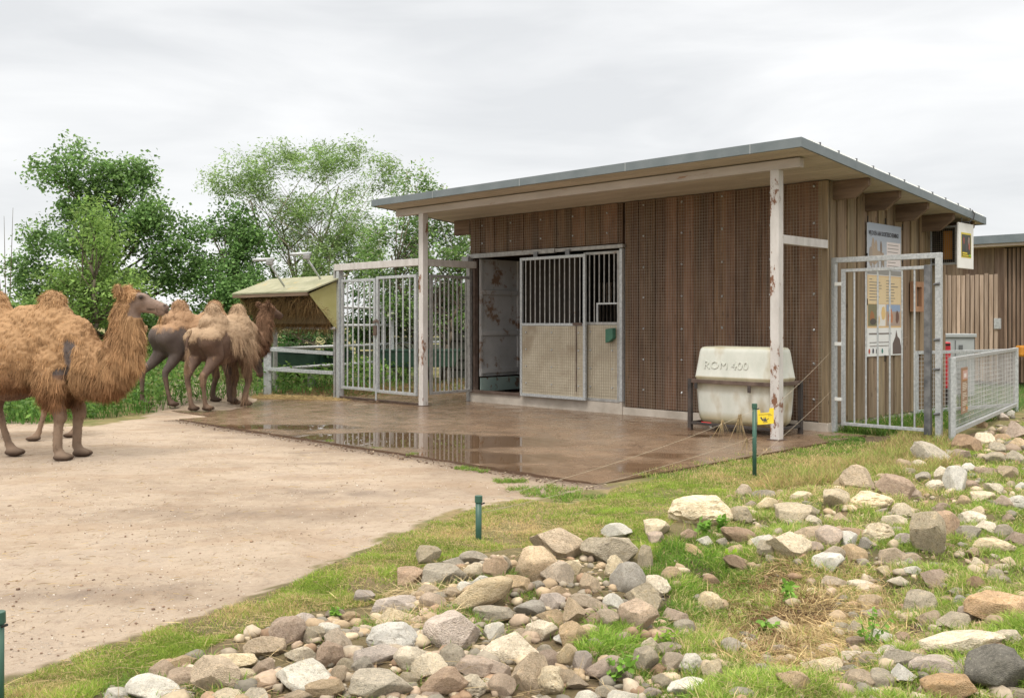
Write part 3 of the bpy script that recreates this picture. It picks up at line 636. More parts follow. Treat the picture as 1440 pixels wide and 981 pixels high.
rect(mb, Y0 + .03, Y0 + .33, 1.53, 1.87, X0 + 2 * e, (.20, .19, .11)); rect(mb, Y0 + .36, Y0 + .64, 1.53, 1.87, X0 + 2 * e, (.74, .73, .70)); rect(mb, Y0 + .67, Y1 - .03, 1.53, 1.76, X0 + 2 * e, (.40, .31, .26)); rect(mb, Y0 + .67, Y1 - .03, 1.76, 1.87, X0 + 2 * e, (.28, .38, .55))
mb.build('pictures', M['paper'], po)
def blob(mb, y, z, ry, rz_, x, col, n=14, jag=.15):
    vs = [(x, y, z)] + [(x, y + ry * math.cos(i * 6.283 / n) * (1 + rng.uniform(-jag, jag)), z + rz_ * math.sin(i * 6.283 / n) * (1 + rng.uniform(-jag, jag))) for i in range(n)]
    mb.add(vs, [(0, i + 1, (i + 1) % n + 1) for i in range(n)], col)
mb = MB(); x3 = X0 + .0032     # printed camel silhouettes, flat
tan = (.42, .33, .25)
blob(mb, Y0 + .26, 2.62, .15, .13, x3, tan); blob(mb, Y0 + .2, 2.78, .05, .12, x3 + .0003, tan); blob(mb, Y0 + .3, 2.76, .05, .11, x3 + .0005, tan); blob(mb, Y0 + .44, 2.66, .09, .05, x3 + .0007, tan); blob(mb, Y0 + .48, 2.76, .035, .1, x3 + .0009, (.25, .19, .15)); blob(mb, Y0 + .12, 2.6, .06, .16, x3 + .0011, (.35, .29, .24)); blob(mb, Y0 + .55, 2.58, .05, .1, x3 + .0013, (.33, .26, .2))
for a in (.14, .22, .36, .48, .56): rect(mb, Y0 + a, Y0 + a + .025, 2.42, 2.55, x3 + .0015, (.3, .25, .2))
blob(mb, Y0 + .17, 1.66, .08, .1, x3, (.33, .15, .06)); blob(mb, Y0 + .2, 1.6, .11, .05, x3 + .0003, (.08, .07, .06)); blob(mb, Y0 + .82, 1.66, .1, .09, x3, (.48, .2, .1)); blob(mb, Y0 + .84, 1.75, .03, .06, x3 + .0003, (.48, .2, .1)); blob(mb, Y0 + 1.07, 1.67, .06, .1, x3, (.15, .08, .06)); blob(mb, Y0 + .56, 1.73, .07, .11, x3, (.70, .50, .22)); blob(mb, Y0 + .4, 1.62, .03, .08, x3 + .0003, (.70, .50, .22))
vs = [(x3, Y0 + .9, 1.08), (x3, Y1 - .01, 1.08), (x3, Y1 - .01, 1.2), (x3, Y1 - .06, 1.32), (x3, Y0 + 1.08, 1.36), (x3, Y0 + 1.03, 1.47), (x3, Y0 + 1.0, 1.36), (x3, Y0 + .9, 1.25)]
mb.add(vs, [tuple(range(8))], (.12, .09, .08)); mb.build('printed_camels', M['paper'], po)
writing('headline', 'WIJ DOEN AAN SOORTBESCHERMING!', .098, M['ink'], po, wallM(X0 + .003, Y0 + .05, ZT - .19), bold=.002, sx=.62)
def lines(body, y, z, size, sxx, name='text_block'): writing(name, body, size, M['ink'], po, wallM(X0 + .004, y, z), sx=sxx)
mb = MB()
def tl(y0, y1, z, h=.011): rect(mb, y0, y1, z, z + h, X0 + .0045, (.18, .16, .15))
for k in range(7): tl(Y0 + .71, Y0 + .71 + rng.uniform(.25, .44), 2.81 - k * .055, .009)
for cx_, k0 in ((Y0 + .07, 0), (Y0 + .66, 1)):
    for k in range(8): tl(cx_, cx_ + rng.uniform(.22, .47) * (.3 if k == 0 else 1), 2.25 - k * .046 - k0 * .01, .011)
for k in range(2): tl(Y0 + .08, Y0 + .78, 1.27 - k * .055, .011)
tl(Y0 + .06, Y0 + .85, 1.40, .022)
mb.build('small_print', M['paper'], po)
mb = MB()
for a, c_ in ((.07, (.5, .1, .05)), (.2, (.05, .05, .08)), (.33, (.05, .05, .05)), (.52, (.05, .2, .18)), (.78, (.04, .2, .08))): blob(mb, Y0 + a, 1.14, .03, .04, X0 + .005, c_)
mb.build('emblems', M['paper'], po)
mb = MB()
for yy, zz in ((Y0 + .0, ZT + .04), ((Y0 + Y1) / 2, ZT + .05), (Y1 + .02, ZT + .0), (Y1 + .03, 2.6), (Y1 + .03, 2.05), (Y1 + .03, 1.5), (Y0 - .02, 2.6), (Y0 - .02, 1.9), (Y1 + .02, 1.15), (Y0 + .6, ZB - .04)): mb.bar((X0 + .01, yy, zz - .05), (X0 + .01, yy + .005, zz + .05), .012, .012, up=(1, 0, 0))
mb.build('tie', M['black'], po)
fb = thing('wall_frame_box', 'small reddish wooden box frame on the shed side wall right of the poster', 'frame', (.05, 2.9, 1.75), 'B')
mb = MB(); a, b, c_, d = 2.72, 3.10, 1.76, 2.26
mb.box((.05, a, c_), (.13, a + .09, d)); mb.box((.05, b - .09, c_), (.13, b, d)); mb.box((.05, a + .09, d - .09), (.13, b - .09, d)); mb.box((.05, a + .09, c_), (.13, b - .09, c_ + .09)); mb.build('frame', M['frame_wood'], fb, .005)
MB().box((.05, a + .09, c_ + .09), (.07, b - .09, d - .09)).build('backing', M['rafter'], fb)
tb = thing('thermometer_board', 'tiny pale plate on the shed side wall below the meshed cabinet', 'plate', (.05, 3.45, 1.75), 'B')
MB().box((.05, 3.42, 1.72), (.075, 3.5, 1.98)).build('plate', M['cabinet'], tb, .004)
# meshed cabinet with an orange panel, standing out from the wall
cb = thing('meshed_wall_cabinet', 'dark wall cabinet with wire front and an orange panel under the roof end', 'cabinet', (.25, 3.6, 2.55), 'B')
mb = MB(); xa, xb, ya, yb, za, zb = .04, .46, 3.62, 3.98, 2.58, 3.2
mb.box((xa, yb - .02, za), (xb, yb, zb)); mb.box((xa, ya, za), (xa + .02, yb - .02, zb)); mb.box((xb - .02, ya, za), (xb, yb - .02, zb)); mb.box((xa + .02, ya, zb - .02), (xb - .02, yb - .02, zb)); mb.box((xa + .02, ya, za), (xb - .02, yb - .02, za + .02)); mb.build('case', M['black'], cb)
mb = MB(); mb.box((xa - .02, ya - .03, za - .02), (xa + .015, ya, zb + .02)); mb.box((xb - .015, ya - .03, za - .02), (xb + .02, ya, zb + .02)); mb.box((xa + .015, ya - .03, zb - .015), (xb - .015, ya, zb + .02)); mb.box((xa + .015, ya - .03, za - .02), (xb - .015, ya, za + .015)); mb.build('frame', M['galv'], cb, .004)
MB().box((.22, ya + .06, za + .08), (.36, ya + .1, zb - .06)).build('orange_panel', M['orange'], cb, .003)
mb = MB(); grid_x(mb, xa, xb, za, zb, ya - .01, .032, .0016); mb.build('wire_mesh', M['wire'], cb)
sg = thing('hanging_picture_sign', 'white board with a yellow edged dark picture hanging at the roof end', 'sign', (.56, 3.7, 2.5), 'B')
MB().box((.555, 3.38, 2.49), (.585, 4.04, 3.25)).build('board', M['white'], sg, .004)
mb = MB(); rect(mb, 3.49, 3.93, 2.67, 3.09, .587, (.62, .50, .03)); mb.build('yellow_border', M['paper'], sg)
mb = MB(); rect(mb, 3.51, 3.91, 2.77, 3.06, .588, (.045, .05, .04)); rect(mb, 3.51, 3.91, 2.69, 2.77, .588, (.06, .06, .02))
for q in range(9): blob(mb, rng.uniform(3.55, 3.88), rng.uniform(2.82, 3.0), .03, .06, .589 + q * .0003, rng.choice([(.30, .06, .04), (.28, .2, .17), (.08, .07, .07), (.36, .12, .08)]), 9, .3)
mb.build('picture', M['paper'], sg)
mb = MB(); rect(mb, 3.53, 3.74, 2.735, 2.76, .5925, (.70, .55, .03)); rect(mb, 3.53, 3.8, 2.70, 2.72, .5925, (.70, .55, .03)); rect(mb, 3.82, 3.9, 2.70, 2.73, .5925, (.25, .5, .05)); mb.build('caption', M['paper'], sg)
mb = MB(); mb.path([(.57, 3.55, 3.24), (.57, 3.55, 3.34)], .006); mb.path([(.57, 3.9, 3.24), (.57, 3.9, 3.31)], .006); mb.build('hanger', M['galv_dark'], sg)
pts = [(.55, 3.6, 3.27), (.64, 3.7, 3.27), (.68, 3.78, 3.33), (.68, 3.82, 3.42), (.63, 3.84, 3.48)]
MB().path(pts, .011).build('cable', M['black'], shed)
# ------------------------------------------------------------------ yard gates on the left
GX = -10.30
gf = thing('steel_gateway', 'pale steel gateway frame with a tall left post and a rusty top beam', 'gateway', (GX, -1.43, 0), 'B')
mb = MB(); mb.box((GX - .07, -1.49, -.1), (GX - .02, -1.37, 2.80)); mb.box((GX - .02, -1.45, -.1), (GX + .03, -1.41, 2.80)); mb.build('post', M['galv_dull'], gf, .004)
mb = MB(); mb.box((GX + .035, -1.49, -.1), (GX + .13, -1.37, 2.66)); mb.build('post', M['galv'], gf, .004)
MB().box((GX - .02, -1.5, 2.665), (-7.55, -1.36, 2.80)).build('top_beam', M['white_steel'], gf, .005)
MB().box((GX + .1, -1.47, .001), (-7.56, -1.41, .045), (.6, .55, .5)).build('ground_rail', M['dark_rail'], gf, .004)
def leaf(label, p, q, z0, z1, nb, mat):
    """a barred leaf between two points given in the shed's frame"""
    p = Vector((p[0], p[1], 0)); q = Vector((q[0], q[1], 0)); L_ = (q - p).length; a = math.atan2((q - p).y, (q - p).x)
    t = bpy.data.objects.new('barred_gate_leaf', None); COL.objects.link(t); t.location = MB_ @ p; t.rotation_euler = (0, 0, ANG + a); tag(t, label, 'gate', 'barred leaves of the yard gates')
    ORG[t.name] = Vector((0, 0, 0)); f = .065
    mb = MB(); mb.box((0, -.025, z0), (f, .025, z1)); mb.box((L_ - f, -.025, z0), (L_, .025, z1)); mb.box((f, -.024, z1 - .055), (L_ - f, .024, z1)); mb.box((f, -.024, z0), (L_ - f, .024, z0 + .055))
    mb.build('frame', mat, t, .004)
    for i in range(nb):
        x = f + (L_ - 2 * f) * (i + .75) / (nb + .5)
        MB().tube((x, 0, z0 + .055), (x, 0, z1 - .055), .0165, 8, cap=False).build('bar', mat, t, smooth=True)
    return t
l1 = leaf('left leaf of the double yard gate, beside the tall left post', (GX + .15, -1.43), (-8.96, -1.43), .2, 2.47, 5, M['galv'])
l2 = leaf('right leaf of the double yard gate, with the chain, beside the rusty canopy post', (-8.93, -1.43), (-7.62, -1.47), .18, 2.5, 5, M['galv'])
l3 = leaf('darker single gate leaf between the left canopy post and the shed wall', (-7.48, -1.27), (-7.55, -.14), .2, 2.5, 8, M['galv_dull'])
mb = MB()
for i in range(9): mb.tube((-8.98 + .02 * (i % 2) + .02 * i, -1.48, 1.62 - .01 * abs(i - 4) + .03), (-8.96 + .02 * (i % 2) + .02 * i, -1.5, 1.60 - .01 * abs(i - 4)), .012, 6)
mb.single('gate_chain', 'short rusty chain holding the two yard gate leaves together', 'chain', M['dark_rail'], (-8.9, -1.49, 1.6), 'B')
lk = MB().box((-.06, -.06, 1.32), (.04, -.03, 1.52)).build('lock_plate', M['dark_rail'], l2, .004)
MB().tube((.03, -.035, .02), (.03, -.035, .9), .012, 6).build('drop_bolt', M['galv'], l2)
MB().tube((1.22, -.035, .02), (1.22, -.035, .35), .012, 6).build('drop_bolt', M['galv'], l1)
mb = MB()
for i in range(14):
    a = rng.uniform(0, 6.28); mb.box((-8.95 + .09 * math.cos(a) * rng.random() * 2, -1.5 + .05 * math.sin(a), 0), (-8.9 + .09 * math.cos(a) * rng.random() * 2, -1.46 + .05 * math.sin(a), .03))
mb.single('dirt_clod', 'small clods of mud and dung under the gate bolts', 'dirt', M['rafter'], (-8.9, -1.48, 0), 'B')

# ------------------------------------------------------------------ corral rails
P1 = G(378, 555); P2 = Vector((-3.38, 25.7, 0)); P3 = Vector((-1.1, 30.8, 0)); GP = B(GX - .05, -1.5)
cf = thing('rail_fence', 'grey steel rail fence running back from the hay feeder behind the gates', 'fence', P1)
for z in (.55, 1.0): MB().tube(P1 + Vector((0, 0, z)), P3 + Vector((0, 0, z)), .038, 8).build('rail', M['galv'], cf, smooth=True)
for z in (1.5, 1.95): MB().tube(P1 + (P3 - P1) * .25 + Vector((0, 0, z)), P3 + Vector((0, 0, z)), .038, 8).build('rail', M['galv'], cf, smooth=True)
mb = MB(); mb.box((P1.x - .1, P1.y - .06, -.2), (P1.x + .06, P1.y + .06, 1.03)); mb.build('post', M['galv'], cf, .005)
for k in (0, .22): mb = MB(); mb.box((P2.x - .06 + k, P2.y - .05, -.2), (P2.x + .05 + k, P2.y + .05, 1.9)); mb.build('post', M['galv'], cf, .005)
MB().box((P3.x - .05, P3.y - .05, -.2), (P3.x + .05, P3.y + .05, 2.0)).build('post', M['galv'], cf, .005)
rf = thing('rail_fence', 'short run of two grey rails between the hay feeder post and the tall gate post', 'fence', P1 + Vector((.1, -.1, 0)))
for z, z2 in ((.57, .52), (1.0, .93)): MB().bar(P1 + Vector((0, -.08, z)), GP + Vector((0, 0, z2)), .05, .075).build('rail', M['galv'], rf, .004)
for i, (px, py, wd) in enumerate(((412, 500, 1.25), (462, 500, 1.15), (590, 500, 2.2))):
    g = AT(px, 452, 23.6 + i * .9); c = Vector((g.x, g.y, hz(g.x, g.y)))
    mb = MB(); h = .42; z0 = .42 - c.z * 0
    a, b = wd / 2, .35
    mb.hexa([(c.x - a * .85, c.y - b * .8, z0), (c.x + a * .85, c.y - b * .8, z0), (c.x + a * .85, c.y + b * .8, z0), (c.x - a * .85, c.y + b * .8, z0), (c.x - a, c.y - b, z0 + h), (c.x + a, c.y - b, z0 + h), (c.x + a, c.y + b, z0 + h), (c.x - a, c.y + b, z0 + h)])
    t = thing('water_trough', ['dark green trough behind the rails under the hay feeder', 'dark green trough next to the tall gate post', 'long dark green trough seen through the yard gates'][i], 'trough', (c.x, c.y, z0), group='dark green troughs behind the rails')
    mb.build('tub', M['green_dark'], t, .03)
    for s in (-1, 1): MB().box((c.x + s * a * .7 - .03, c.y - .25, -.1), (c.x + s * a * .7 + .03, c.y + .25, z0)).build('leg', M['galv_dull'], t)
    mb = MB(); mb.box((c.x - a - .02, c.y - b - .02, z0 + h), (c.x + a + .02, c.y - b + .03, z0 + h + .04)); mb.box((c.x - a - .02, c.y + b - .03, z0 + h), (c.x + a + .02, c.y + b + .02, z0 + h + .04)); mb.build('rim', M['green_dark'], t, .004)
g = AT(655, 452, 27.5); bs = thing('board_shelter', 'low shelter of grey green horizontal boards behind the single gate leaf', 'shelter', (g.x, g.y, 0))
x0 = (632 - 720) / FPX * 27.5; x1 = x0 + 2.6; 
for k in range(10): MB().bar((x0, 27.5, .1 + k * .27), (x1, 27.3, .1 + k * .27), .04, .22).build('board', M['board_green'], bs, .004)
mb = MB(); mb.box((x0 - .25, 27.3, 0), (x0 + .02, 27.6, 2.75)); mb.box((x1, 27.2, 0), (x1 + .12, 27.45, 2.75)); mb.build('post', M['board_green'], bs)
mb = MB(); mb.box((x0 - .1, 27.5, 0), (x1, 29.5, .04), (.4, .4, .4)); mb.box((x0, 27.56, 0), (x1, 27.6, 2.6), (.35, .35, .35)); mb.build('rear_panel', M['board_green'], bs)
lf = thing('board_fence', 'low weathered board fence far behind the yard gates', 'fence', AT(590, 452, 31))
xa, xb = (500 - 720) / FPX * 31, (634 - 720) / FPX * 31
for k in range(6): MB().bar((xa, 31.2, .35 + k * .22), (xb, 30.8, .35 + k * .22), .03, .18, col=(1.3, 1.3, 1.25)).build('board', M['board_green'], lf)
for k in range(3): MB().box((xa + k * 1.4, 31.0, 0), (xa + k * 1.4 + .1, 31.3, 1.65)).build('post', M['board_green'], lf)

# ------------------------------------------------------------------ hay feeder
FE = Vector((-4.15, 19.9, 0)); FA = ANG
fd = bpy.data.objects.new('hay_feeder', None); COL.objects.link(fd); fd.location = FE; fd.rotation_euler = (0, 0, ANG); tag(fd, 'roofed hay rack full of straw, yellow sheet sides, beside the tall gate post', 'hay feeder'); ORG[fd.name] = Vector((0, 0, 0))
FL = -3.05   # runs to local -x
mb = MB(); mb.hexa([(FL, -.05, 2.20), (0.03, -.05, 2.20), (.03, .95, 2.56), (FL, .95, 2.56), (FL, -.05, 2.235), (.03, -.05, 2.235), (.03, .95, 2.595), (FL, .95, 2.595)])
mb.build('roof', M['feeder_roof'], fd, .004)
MB().box((FL + .02, -.045, 2.13), (0.0, -.01, 2.197)).build('eave_board', M['rafter'], fd)
for xx in (-.06, FL + .1):
    mb = MB(); pr = [(.03, 2.17), (.9, 2.52), (.9, 1.45), (.68, 1.45)]
    vs = [(xx, a, b) for a, b in pr] + [(xx + .02, a, b) for a, b in pr]; n = 4
    mb.add(vs, [(0, 1, 2, 3), (7, 6, 5, 4)] + [(i, n + i, n + (i + 1) % n, (i + 1) % n) for i in range(n)]); mb.build('side_panel', M['feeder_side'], fd)
MB().box((FL + .12, .88, 1.45), (-.07, .9, 2.5), (.5, .5, .4)).build('back_panel', M['feeder_side'], fd)
mb = MB()
for i in range(52):
    x = FL + .14 + i * 2.76 / 51; mb.bar((x, .1, 2.15), (x, .66, 1.47), .006, .006, up=(1, 0, 0))
for k in range(14):
    f = k / 13; mb.bar((FL + .12, .1 + .56 * f, 2.15 - .68 * f), (-.07, .1 + .56 * f, 2.15 - .68 * f), .006, .006)
mb.build('wire_front', M['black_steel'], fd)
mb = MB(); mb.tube((FL + .1, .66, 1.46), (-.04, .66, 1.46), .03, 8); mb.build('lower_rail', M['galv'], fd, smooth=True)
for xx in (FL + .2, -.2): MB().box((xx - .04, .9, -.3), (xx + .04, .98, 2.5)).build('post', M['galv_dull'], fd)
n = 9000
P = np.stack([nrs.uniform(FL + .12, -.08, n), np.zeros(n), nrs.uniform(1.5, 2.15, n)], 1)
P[:, 1] = .1 + .56 * (2.15 - P[:, 2]) / .68 + nrs.uniform(-.01, .12, n)
D = np.stack([nrs.normal(0, 1, n), nrs.normal(-.15, .25, n), nrs.normal(-.2, .8, n)], 1)
C_ = np.array([.30, .20, .095])[None] * nrs.uniform(.35, 1.35, (n, 1)) * np.array([1, 1, 1])[None]
V, F, cc = strands(P, D, nrs.uniform(.08, .28, n), nrs.uniform(.005, .011, n), C_, .35)
raw('hay', V, F, M['hay'], fd, cc)['kind'] = 'stuff'
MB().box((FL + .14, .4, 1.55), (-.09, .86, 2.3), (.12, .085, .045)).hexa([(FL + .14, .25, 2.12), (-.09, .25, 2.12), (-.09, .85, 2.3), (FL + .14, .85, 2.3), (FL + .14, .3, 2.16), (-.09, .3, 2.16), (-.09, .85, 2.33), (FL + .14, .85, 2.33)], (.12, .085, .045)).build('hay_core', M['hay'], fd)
for j, (bx1, by1, hx, hy) in enumerate(((400, 397, 376, 366), (454, 391, 428, 358))):
    a = AT(bx1, by1 + 6, 20.9); b = AT(hx, hy, 20.6)
    lp = thing('yard_lamp', ['left of the two tube lamps on slanting poles above the hay feeder', 'right of the two tube lamps on slanting poles above the hay feeder'][j], 'lamp', a, group='tube lamps over the hay feeder')
    MB().tube(a, b, .022, 8).build('pole', M['galv'], lp, smooth=True)
    MB().tube(b + Vector((-.3, -.05, .0)), b + Vector((.14, .05, .03)), .035, 10).build('tube_head', M['galv'], lp, smooth=True)
    MB().box(tuple(b + Vector((-.02, -.05, -.10))), tuple(b + Vector((.12, .05, -.0))), (.8, .8, .8)).build('ballast_box', M['galv_dull'], lp, .01)

# ------------------------------------------------------------------ water tank in a steel cradle
tk = thing('water_tank', 'stained milky plastic water tank in a black steel cradle under the canopy', 'water tank', (-.83, -.9, 0), 'B')
def rring(x0, x1, y0, y1, z, r, n=5):
    o = []
    for cx, cy, a0 in ((x1 - r, y0 + r, -90), (x1 - r, y1 - r, 0), (x0 + r, y1 - r, 90), (x0 + r, y0 + r, 180)):
        for i in range(n + 1): a = R(a0 + 90 * i / n); o.append((cx + r * math.cos(a), cy + r * math.sin(a), z))
    return o
TX0, TX1, TY0, TY1 = -1.49, -.17, -1.22, -.58
prof = [(.11, .10, .09), (.05, .15, .10), (.035, .19, .10), (.025, .30, .09), (.015, .55, .08), (.005, .74, .08), (0, .775, .08), (-.008, .79, .08), (-.002, .81, .08), (.02, 1.0, .09), (.035, 1.15, .10), (.045, 1.195, .10), (.065, 1.222, .09), (.10, 1.232, .08)]
rings = [rring(TX0 + i_, TX1 - i_, TY0 + i_, TY1 - i_, z, r) for i_, z, r in prof]
n = len(rings[0]); V = [p for r in rings for p in r]; F = []
for k in range(len(rings) - 1):
    for i in range(n): F.append((k * n + i, k * n + (i + 1) % n, (k + 1) * n + (i + 1) % n, (k + 1) * n + i))
F.append(tuple(range(n - 1, -1, -1)))
inner = [rring(TX0 + i_, TX1 - i_, TY0 + i_, TY1 - i_, z, r) for i_, z, r in ((.12, 1.225, .07), (.13, .6, .07))]
b0 = len(V); V += inner[0] + inner[1]; k = len(rings) - 1
for i in range(n): F.append((k * n + i, k * n + (i + 1) % n, b0 + (i + 1) % n, b0 + i)); F.append((b0 + i, b0 + (i + 1) % n, b0 + n + (i + 1) % n, b0 + n + i))
F.append(tuple(b0 + n + i for i in range(n)))
cols = []
for x, y, z in V:
    s = 1.0; c = (1, 1, 1)
    if z < .26: c = (.82, .72, .52)
    elif .70 < z < .80: c = (.78, .68, .50)
    elif z > 1.22: c = (.9, .86, .74)
    cols.append(c)
raw('tank_shell', V, F, M['tank'], tk, cols, True)
mb = MB(); mb.box((TX0 + .15, TY0 + .15, 1.2), (TX0 + .45, TY0 + .4, 1.245)); 
front = Matrix(((1, 0, 0, 0), (0, 0, -1, 0), (0, 1, 0, 0), (0, 0, 0, 1)))
tx = Matrix.Translation((TX0 + .165, TY0 + .010, .915)) @ Matrix.Rotation(R(-5), 4, 'X') @ front
writing('embossed_letters', 'ROM 400', .165, M['tank'], tk, tx, bold=0, ext=.010, sx=1.15)
cr_ = MB(); e = .03
x0, x1, y0, y1 = TX0 - .055, TX1 + .055, TY0 - .06, TY1 + .06
mb = MB(); mb.box((x0 + .05, y0, .70), (x1 - .05, y0 + .045, .755)); mb.box((x0 + .05, y1 - .045, .70), (x1 - .05, y1, .755)); mb.box((x0 + .005, y0 + .05, .70), (x0 + .045, y1 - .05, .755)); mb.box((x1 - .045, y0 + .05, .70), (x1 - .005, y1 - .05, .755)); mb.build('cradle_rail', M['dark_rail'], tk, .004)
for a in (x0 - .01, x1 - .05):
    for b in (y0 - .005, y1 - .055): MB().box((a, b, 0), (a + .06, b + .06, .76)).build('leg', M['black_steel'], tk, .004)
mb = MB(); mb.box((x0 + .05, y0, .09), (x1 - .05, y0 + .04, .13)); mb.box((x0 + .05, y1 - .04, .09), (x1 - .05, y1, .13)); mb.box((x0, y0 + .055, .09), (x0 + .04, y1 - .055, .13)); mb.box((x1 - .04, y0 + .055, .09), (x1, y1 - .055, .13)); mb.build('lower_frame', M['black_steel'], tk, .004)
for a, b in ((.06, .62), (.95, .60)): MB().box((TX0 + a, y0 - .012, b), (TX0 + a + .05, y0 - .001, .70)).build('bracket', M['black_steel'], tk)
mb = MB(); mb.tube((TX0 + .33, TY0 + .2, .05), (TX0 + .33, TY0 + .2, .16), .03, 8); mb.tube((TX0 + .33, TY0 + .16, .08), (TX0 + .33, TY0 - .05, .08), .022, 8); mb.build('outlet', M['galv_dull'], tk)
MB().tube((TX0 + .16, TY0 - .03, .12), (TX0 + .33, TY0 - .04, .12), .016, 8).build('valve_handle', M['red'], tk)

# ------------------------------------------------------------------ green stub posts, wires, warning plate
def gpost(px, py, h, label, x=None):
    p = onground(px, py) if x is None else Vector(x)
    t = thing('green_fence_post', label, 'post', p, group='green plastic fence posts')
    MB().tube(p + Vector((0, 0, -.15)), p + Vector((0, 0, h - .035)), .022, 14, r2=.023).build('tube', M['green_post'], t, smooth=True)
    MB().tube(p + Vector((0, 0, h - .05)), p + Vector((0, 0, h)), .029, 14, r2=.028).build('cap', M['green_post'], t, .003)
    MB().tube(p + Vector((.02, -.01, h - .06)), p + Vector((.045, -.015, h - .05)), .006, 6).build('clip', M['black'], t)
    return p
pA = gpost(1061, 670, .77, 'tall green post with the yellow warning plate, standing in the grass by the slab')
pB = gpost(673, 760, .33, 'short green stub post standing in the grass verge beside the sandy yard')
pC = gpost(0, 0, .40, 'green post cut off by the left picture edge', (-2.125, 4.03, hz(-2.125, 4.03)))
wt = thing('warning_plate', 'small bent yellow warning plate with a hand drawing on the electric wire', 'sign', pA + Vector((.03, -.03, .55)))
s = pA + Vector((.03, -.035, .55)); mb = MB()
ex = Vector((1, -.12, .10)).normalized(); ez = Vector((-.02, 0, 1)); ey = ex.cross(ez).normalized()
def pl(a, b): return s + ex * a + ez * b
def plate(mb, pts, th=.003, off=0, col=(1, 1, 1)):
    n = len(pts); vs = [pl(a, b) + ey * (off) for a, b in pts] + [pl(a, b) + ey * (off - th) for a, b in pts]
    mb.add(vs, [tuple(range(n)), tuple(range(2 * n - 1, n - 1, -1))] + [(i, n + i, n + (i + 1) % n, (i + 1) % n) for i in range(n)], col)
plate(mb, [(-.005, -.0), (.16, -.0), (.165, .16), (.12, .165), (.115, .12), (.025, .12), (.022, .155), (-.005, .155)]); mb.build('plate', M['yellow'], wt)
mb = MB()
plate(mb, [(.02, .075), (.035, .08), (.055, .045), (.045, .035)], .001, .0012); plate(mb, [(.052, .04), (.062, .085), (.068, .05), (.08, .08), (.084, .045), (.095, .055), (.09, .03), (.058, .03)], .001, .0014)
plate(mb, [(.05, .018), (.1, .018), (.098, .024), (.052, .024)], .001, .0012); plate(mb, [(.105, .085), (.145, .088), (.145, .091), (.105, .09)], .001, .0012); plate(mb, [(.095, .05), (.105, .062), (.112, .058), (.1, .045)], .001, .0012)
mb.build('hand_symbol', M['ink'], wt)
ori = Matrix.Translation(pl(.008, .098) + ey * .0016) @ Matrix((tuple((ex.x, ez.x, ey.x, 0)), (ex.y, ez.y, ey.y, 0), (ex.z, ez.z, ey.z, 0), (0, 0, 0, 1)))
writing('plate_words', 'ELECTRISCHE AFRASTERING', .0135, M['ink'], wt, ori, sx=.72, ext=.0003)
def sag(p, q, s_, n=14): return [p.lerp(q, i / n) - Vector((0, 0, s_ * 4 * (i / n) * (1 - i / n))) for i in range(n + 1)]
gR = B(1.56, .1)
wiresets = [(pA + Vector((0, 0, .70)), pB + Vector((0, 0, .29)), .06, 'upper twisted wire from the tall green post down to the short green stub'), (pA + Vector((0, 0, .42)), pB + Vector((0, 0, .20)), .04, 'lower twisted wire from the tall green post down to the short green stub'),
            (pA + Vector((0, 0, .56)), B(.02, .10, 1.18), .03, 'upper thin wire from the tall green post to the steel gate'), (pA + Vector((0, 0, .18)), B(.02, .10, .60), .03, 'lower thin wire from the tall green post to the steel gate'),
            (B(.02, .05, 1.18), B(.06, 2.6, 1.35), .05, 'thin wire from the gate post along the shed side wall')]
for p, q, sg_, lb in wiresets: MB().path(sag(p, q, sg_), .0016, 5).single('fence_wire', lb, 'wire', M['string'], p, group='electric fence wires')
for k, (f, ln) in enumerate(((.16, .22), (.075, .34), (.04, .2))):
    c = wiresets[0 if k < 2 else 1][0].lerp(wiresets[0 if k < 2 else 1][1], f); n = 22
    P = np.array([c] * n) + nrs.normal(0, .006, (n, 3)); D = np.stack([nrs.normal(0, .22, n), nrs.normal(0, .22, n), -np.ones(n)], 1)
    V, F, cc = strands(P, D, nrs.uniform(.3, 1, n) * ln, np.full(n, .006), np.array([.42, .32, .19]) * nrs.uniform(.6, 1.2, (n, 1)), .1)
    tag(raw('straw_wisp', V, F, M['hay'], None, cc, origin=c), ['wisp of straw caught on the upper wire furthest from the tall green post', 'long wisp of straw hanging from the upper wire left of the tall green post', 'small wisp of straw on the lower wire close to the tall green post'][k], 'straw', 'straw wisps on the wire').location = c

# ------------------------------------------------------------------ galvanised gate and mesh fence on the right
gg = thing('side_gate', 'galvanised gate frame with a barred gate between the shed corner and the mesh fence', 'gate', (.8, .1, 0), 'B')
mb = MB(); a, b = .02, 1.60; y0, y1 = .06, .13
mb.box((a, y0, -.2), (a + .07, y1, 2.53)); mb.build('post', M['galv'], gg, .005)
mb = MB(); mb.box((b - .08, y0, -.2), (b, y1, 2.53)); mb.build('post', M['galv'], gg, .005)
MB().box((a + .07, y0, 2.455), (b - .08, y1, 2.53)).build('top_rail', M['galv'], gg, .005)
lfz0, lfz1 = .10, 2.36; la, lb_ = .17, 1.46
lv = MB(); lv.box((la, .07, lfz0), (la + .055, .115, lfz1)); lv.box((la + .055, .07, lfz1 - .045), (lb_ - .09, .115, lfz1)); lv.box((la + .055, .07, lfz0), (lb_ - .09, .115, lfz0 + .045)); lv.build('leaf_frame', M['galv'], gg, .004)
MB().box((lb_ - .09, .06, lfz0 - .04), (lb_, .125, lfz1 + .01)).build('leaf_stile', M['galv_dark'], gg, .005)
for i in range(6):
    x = la + .055 + (lb_ - .09 - la - .055) * (i + .8) / 6.6; MB().tube((x, .092, lfz0 + .045), (x, .092, lfz1 - .045), .0135, 8, cap=False).build('bar', M['galv'], gg, smooth=True)
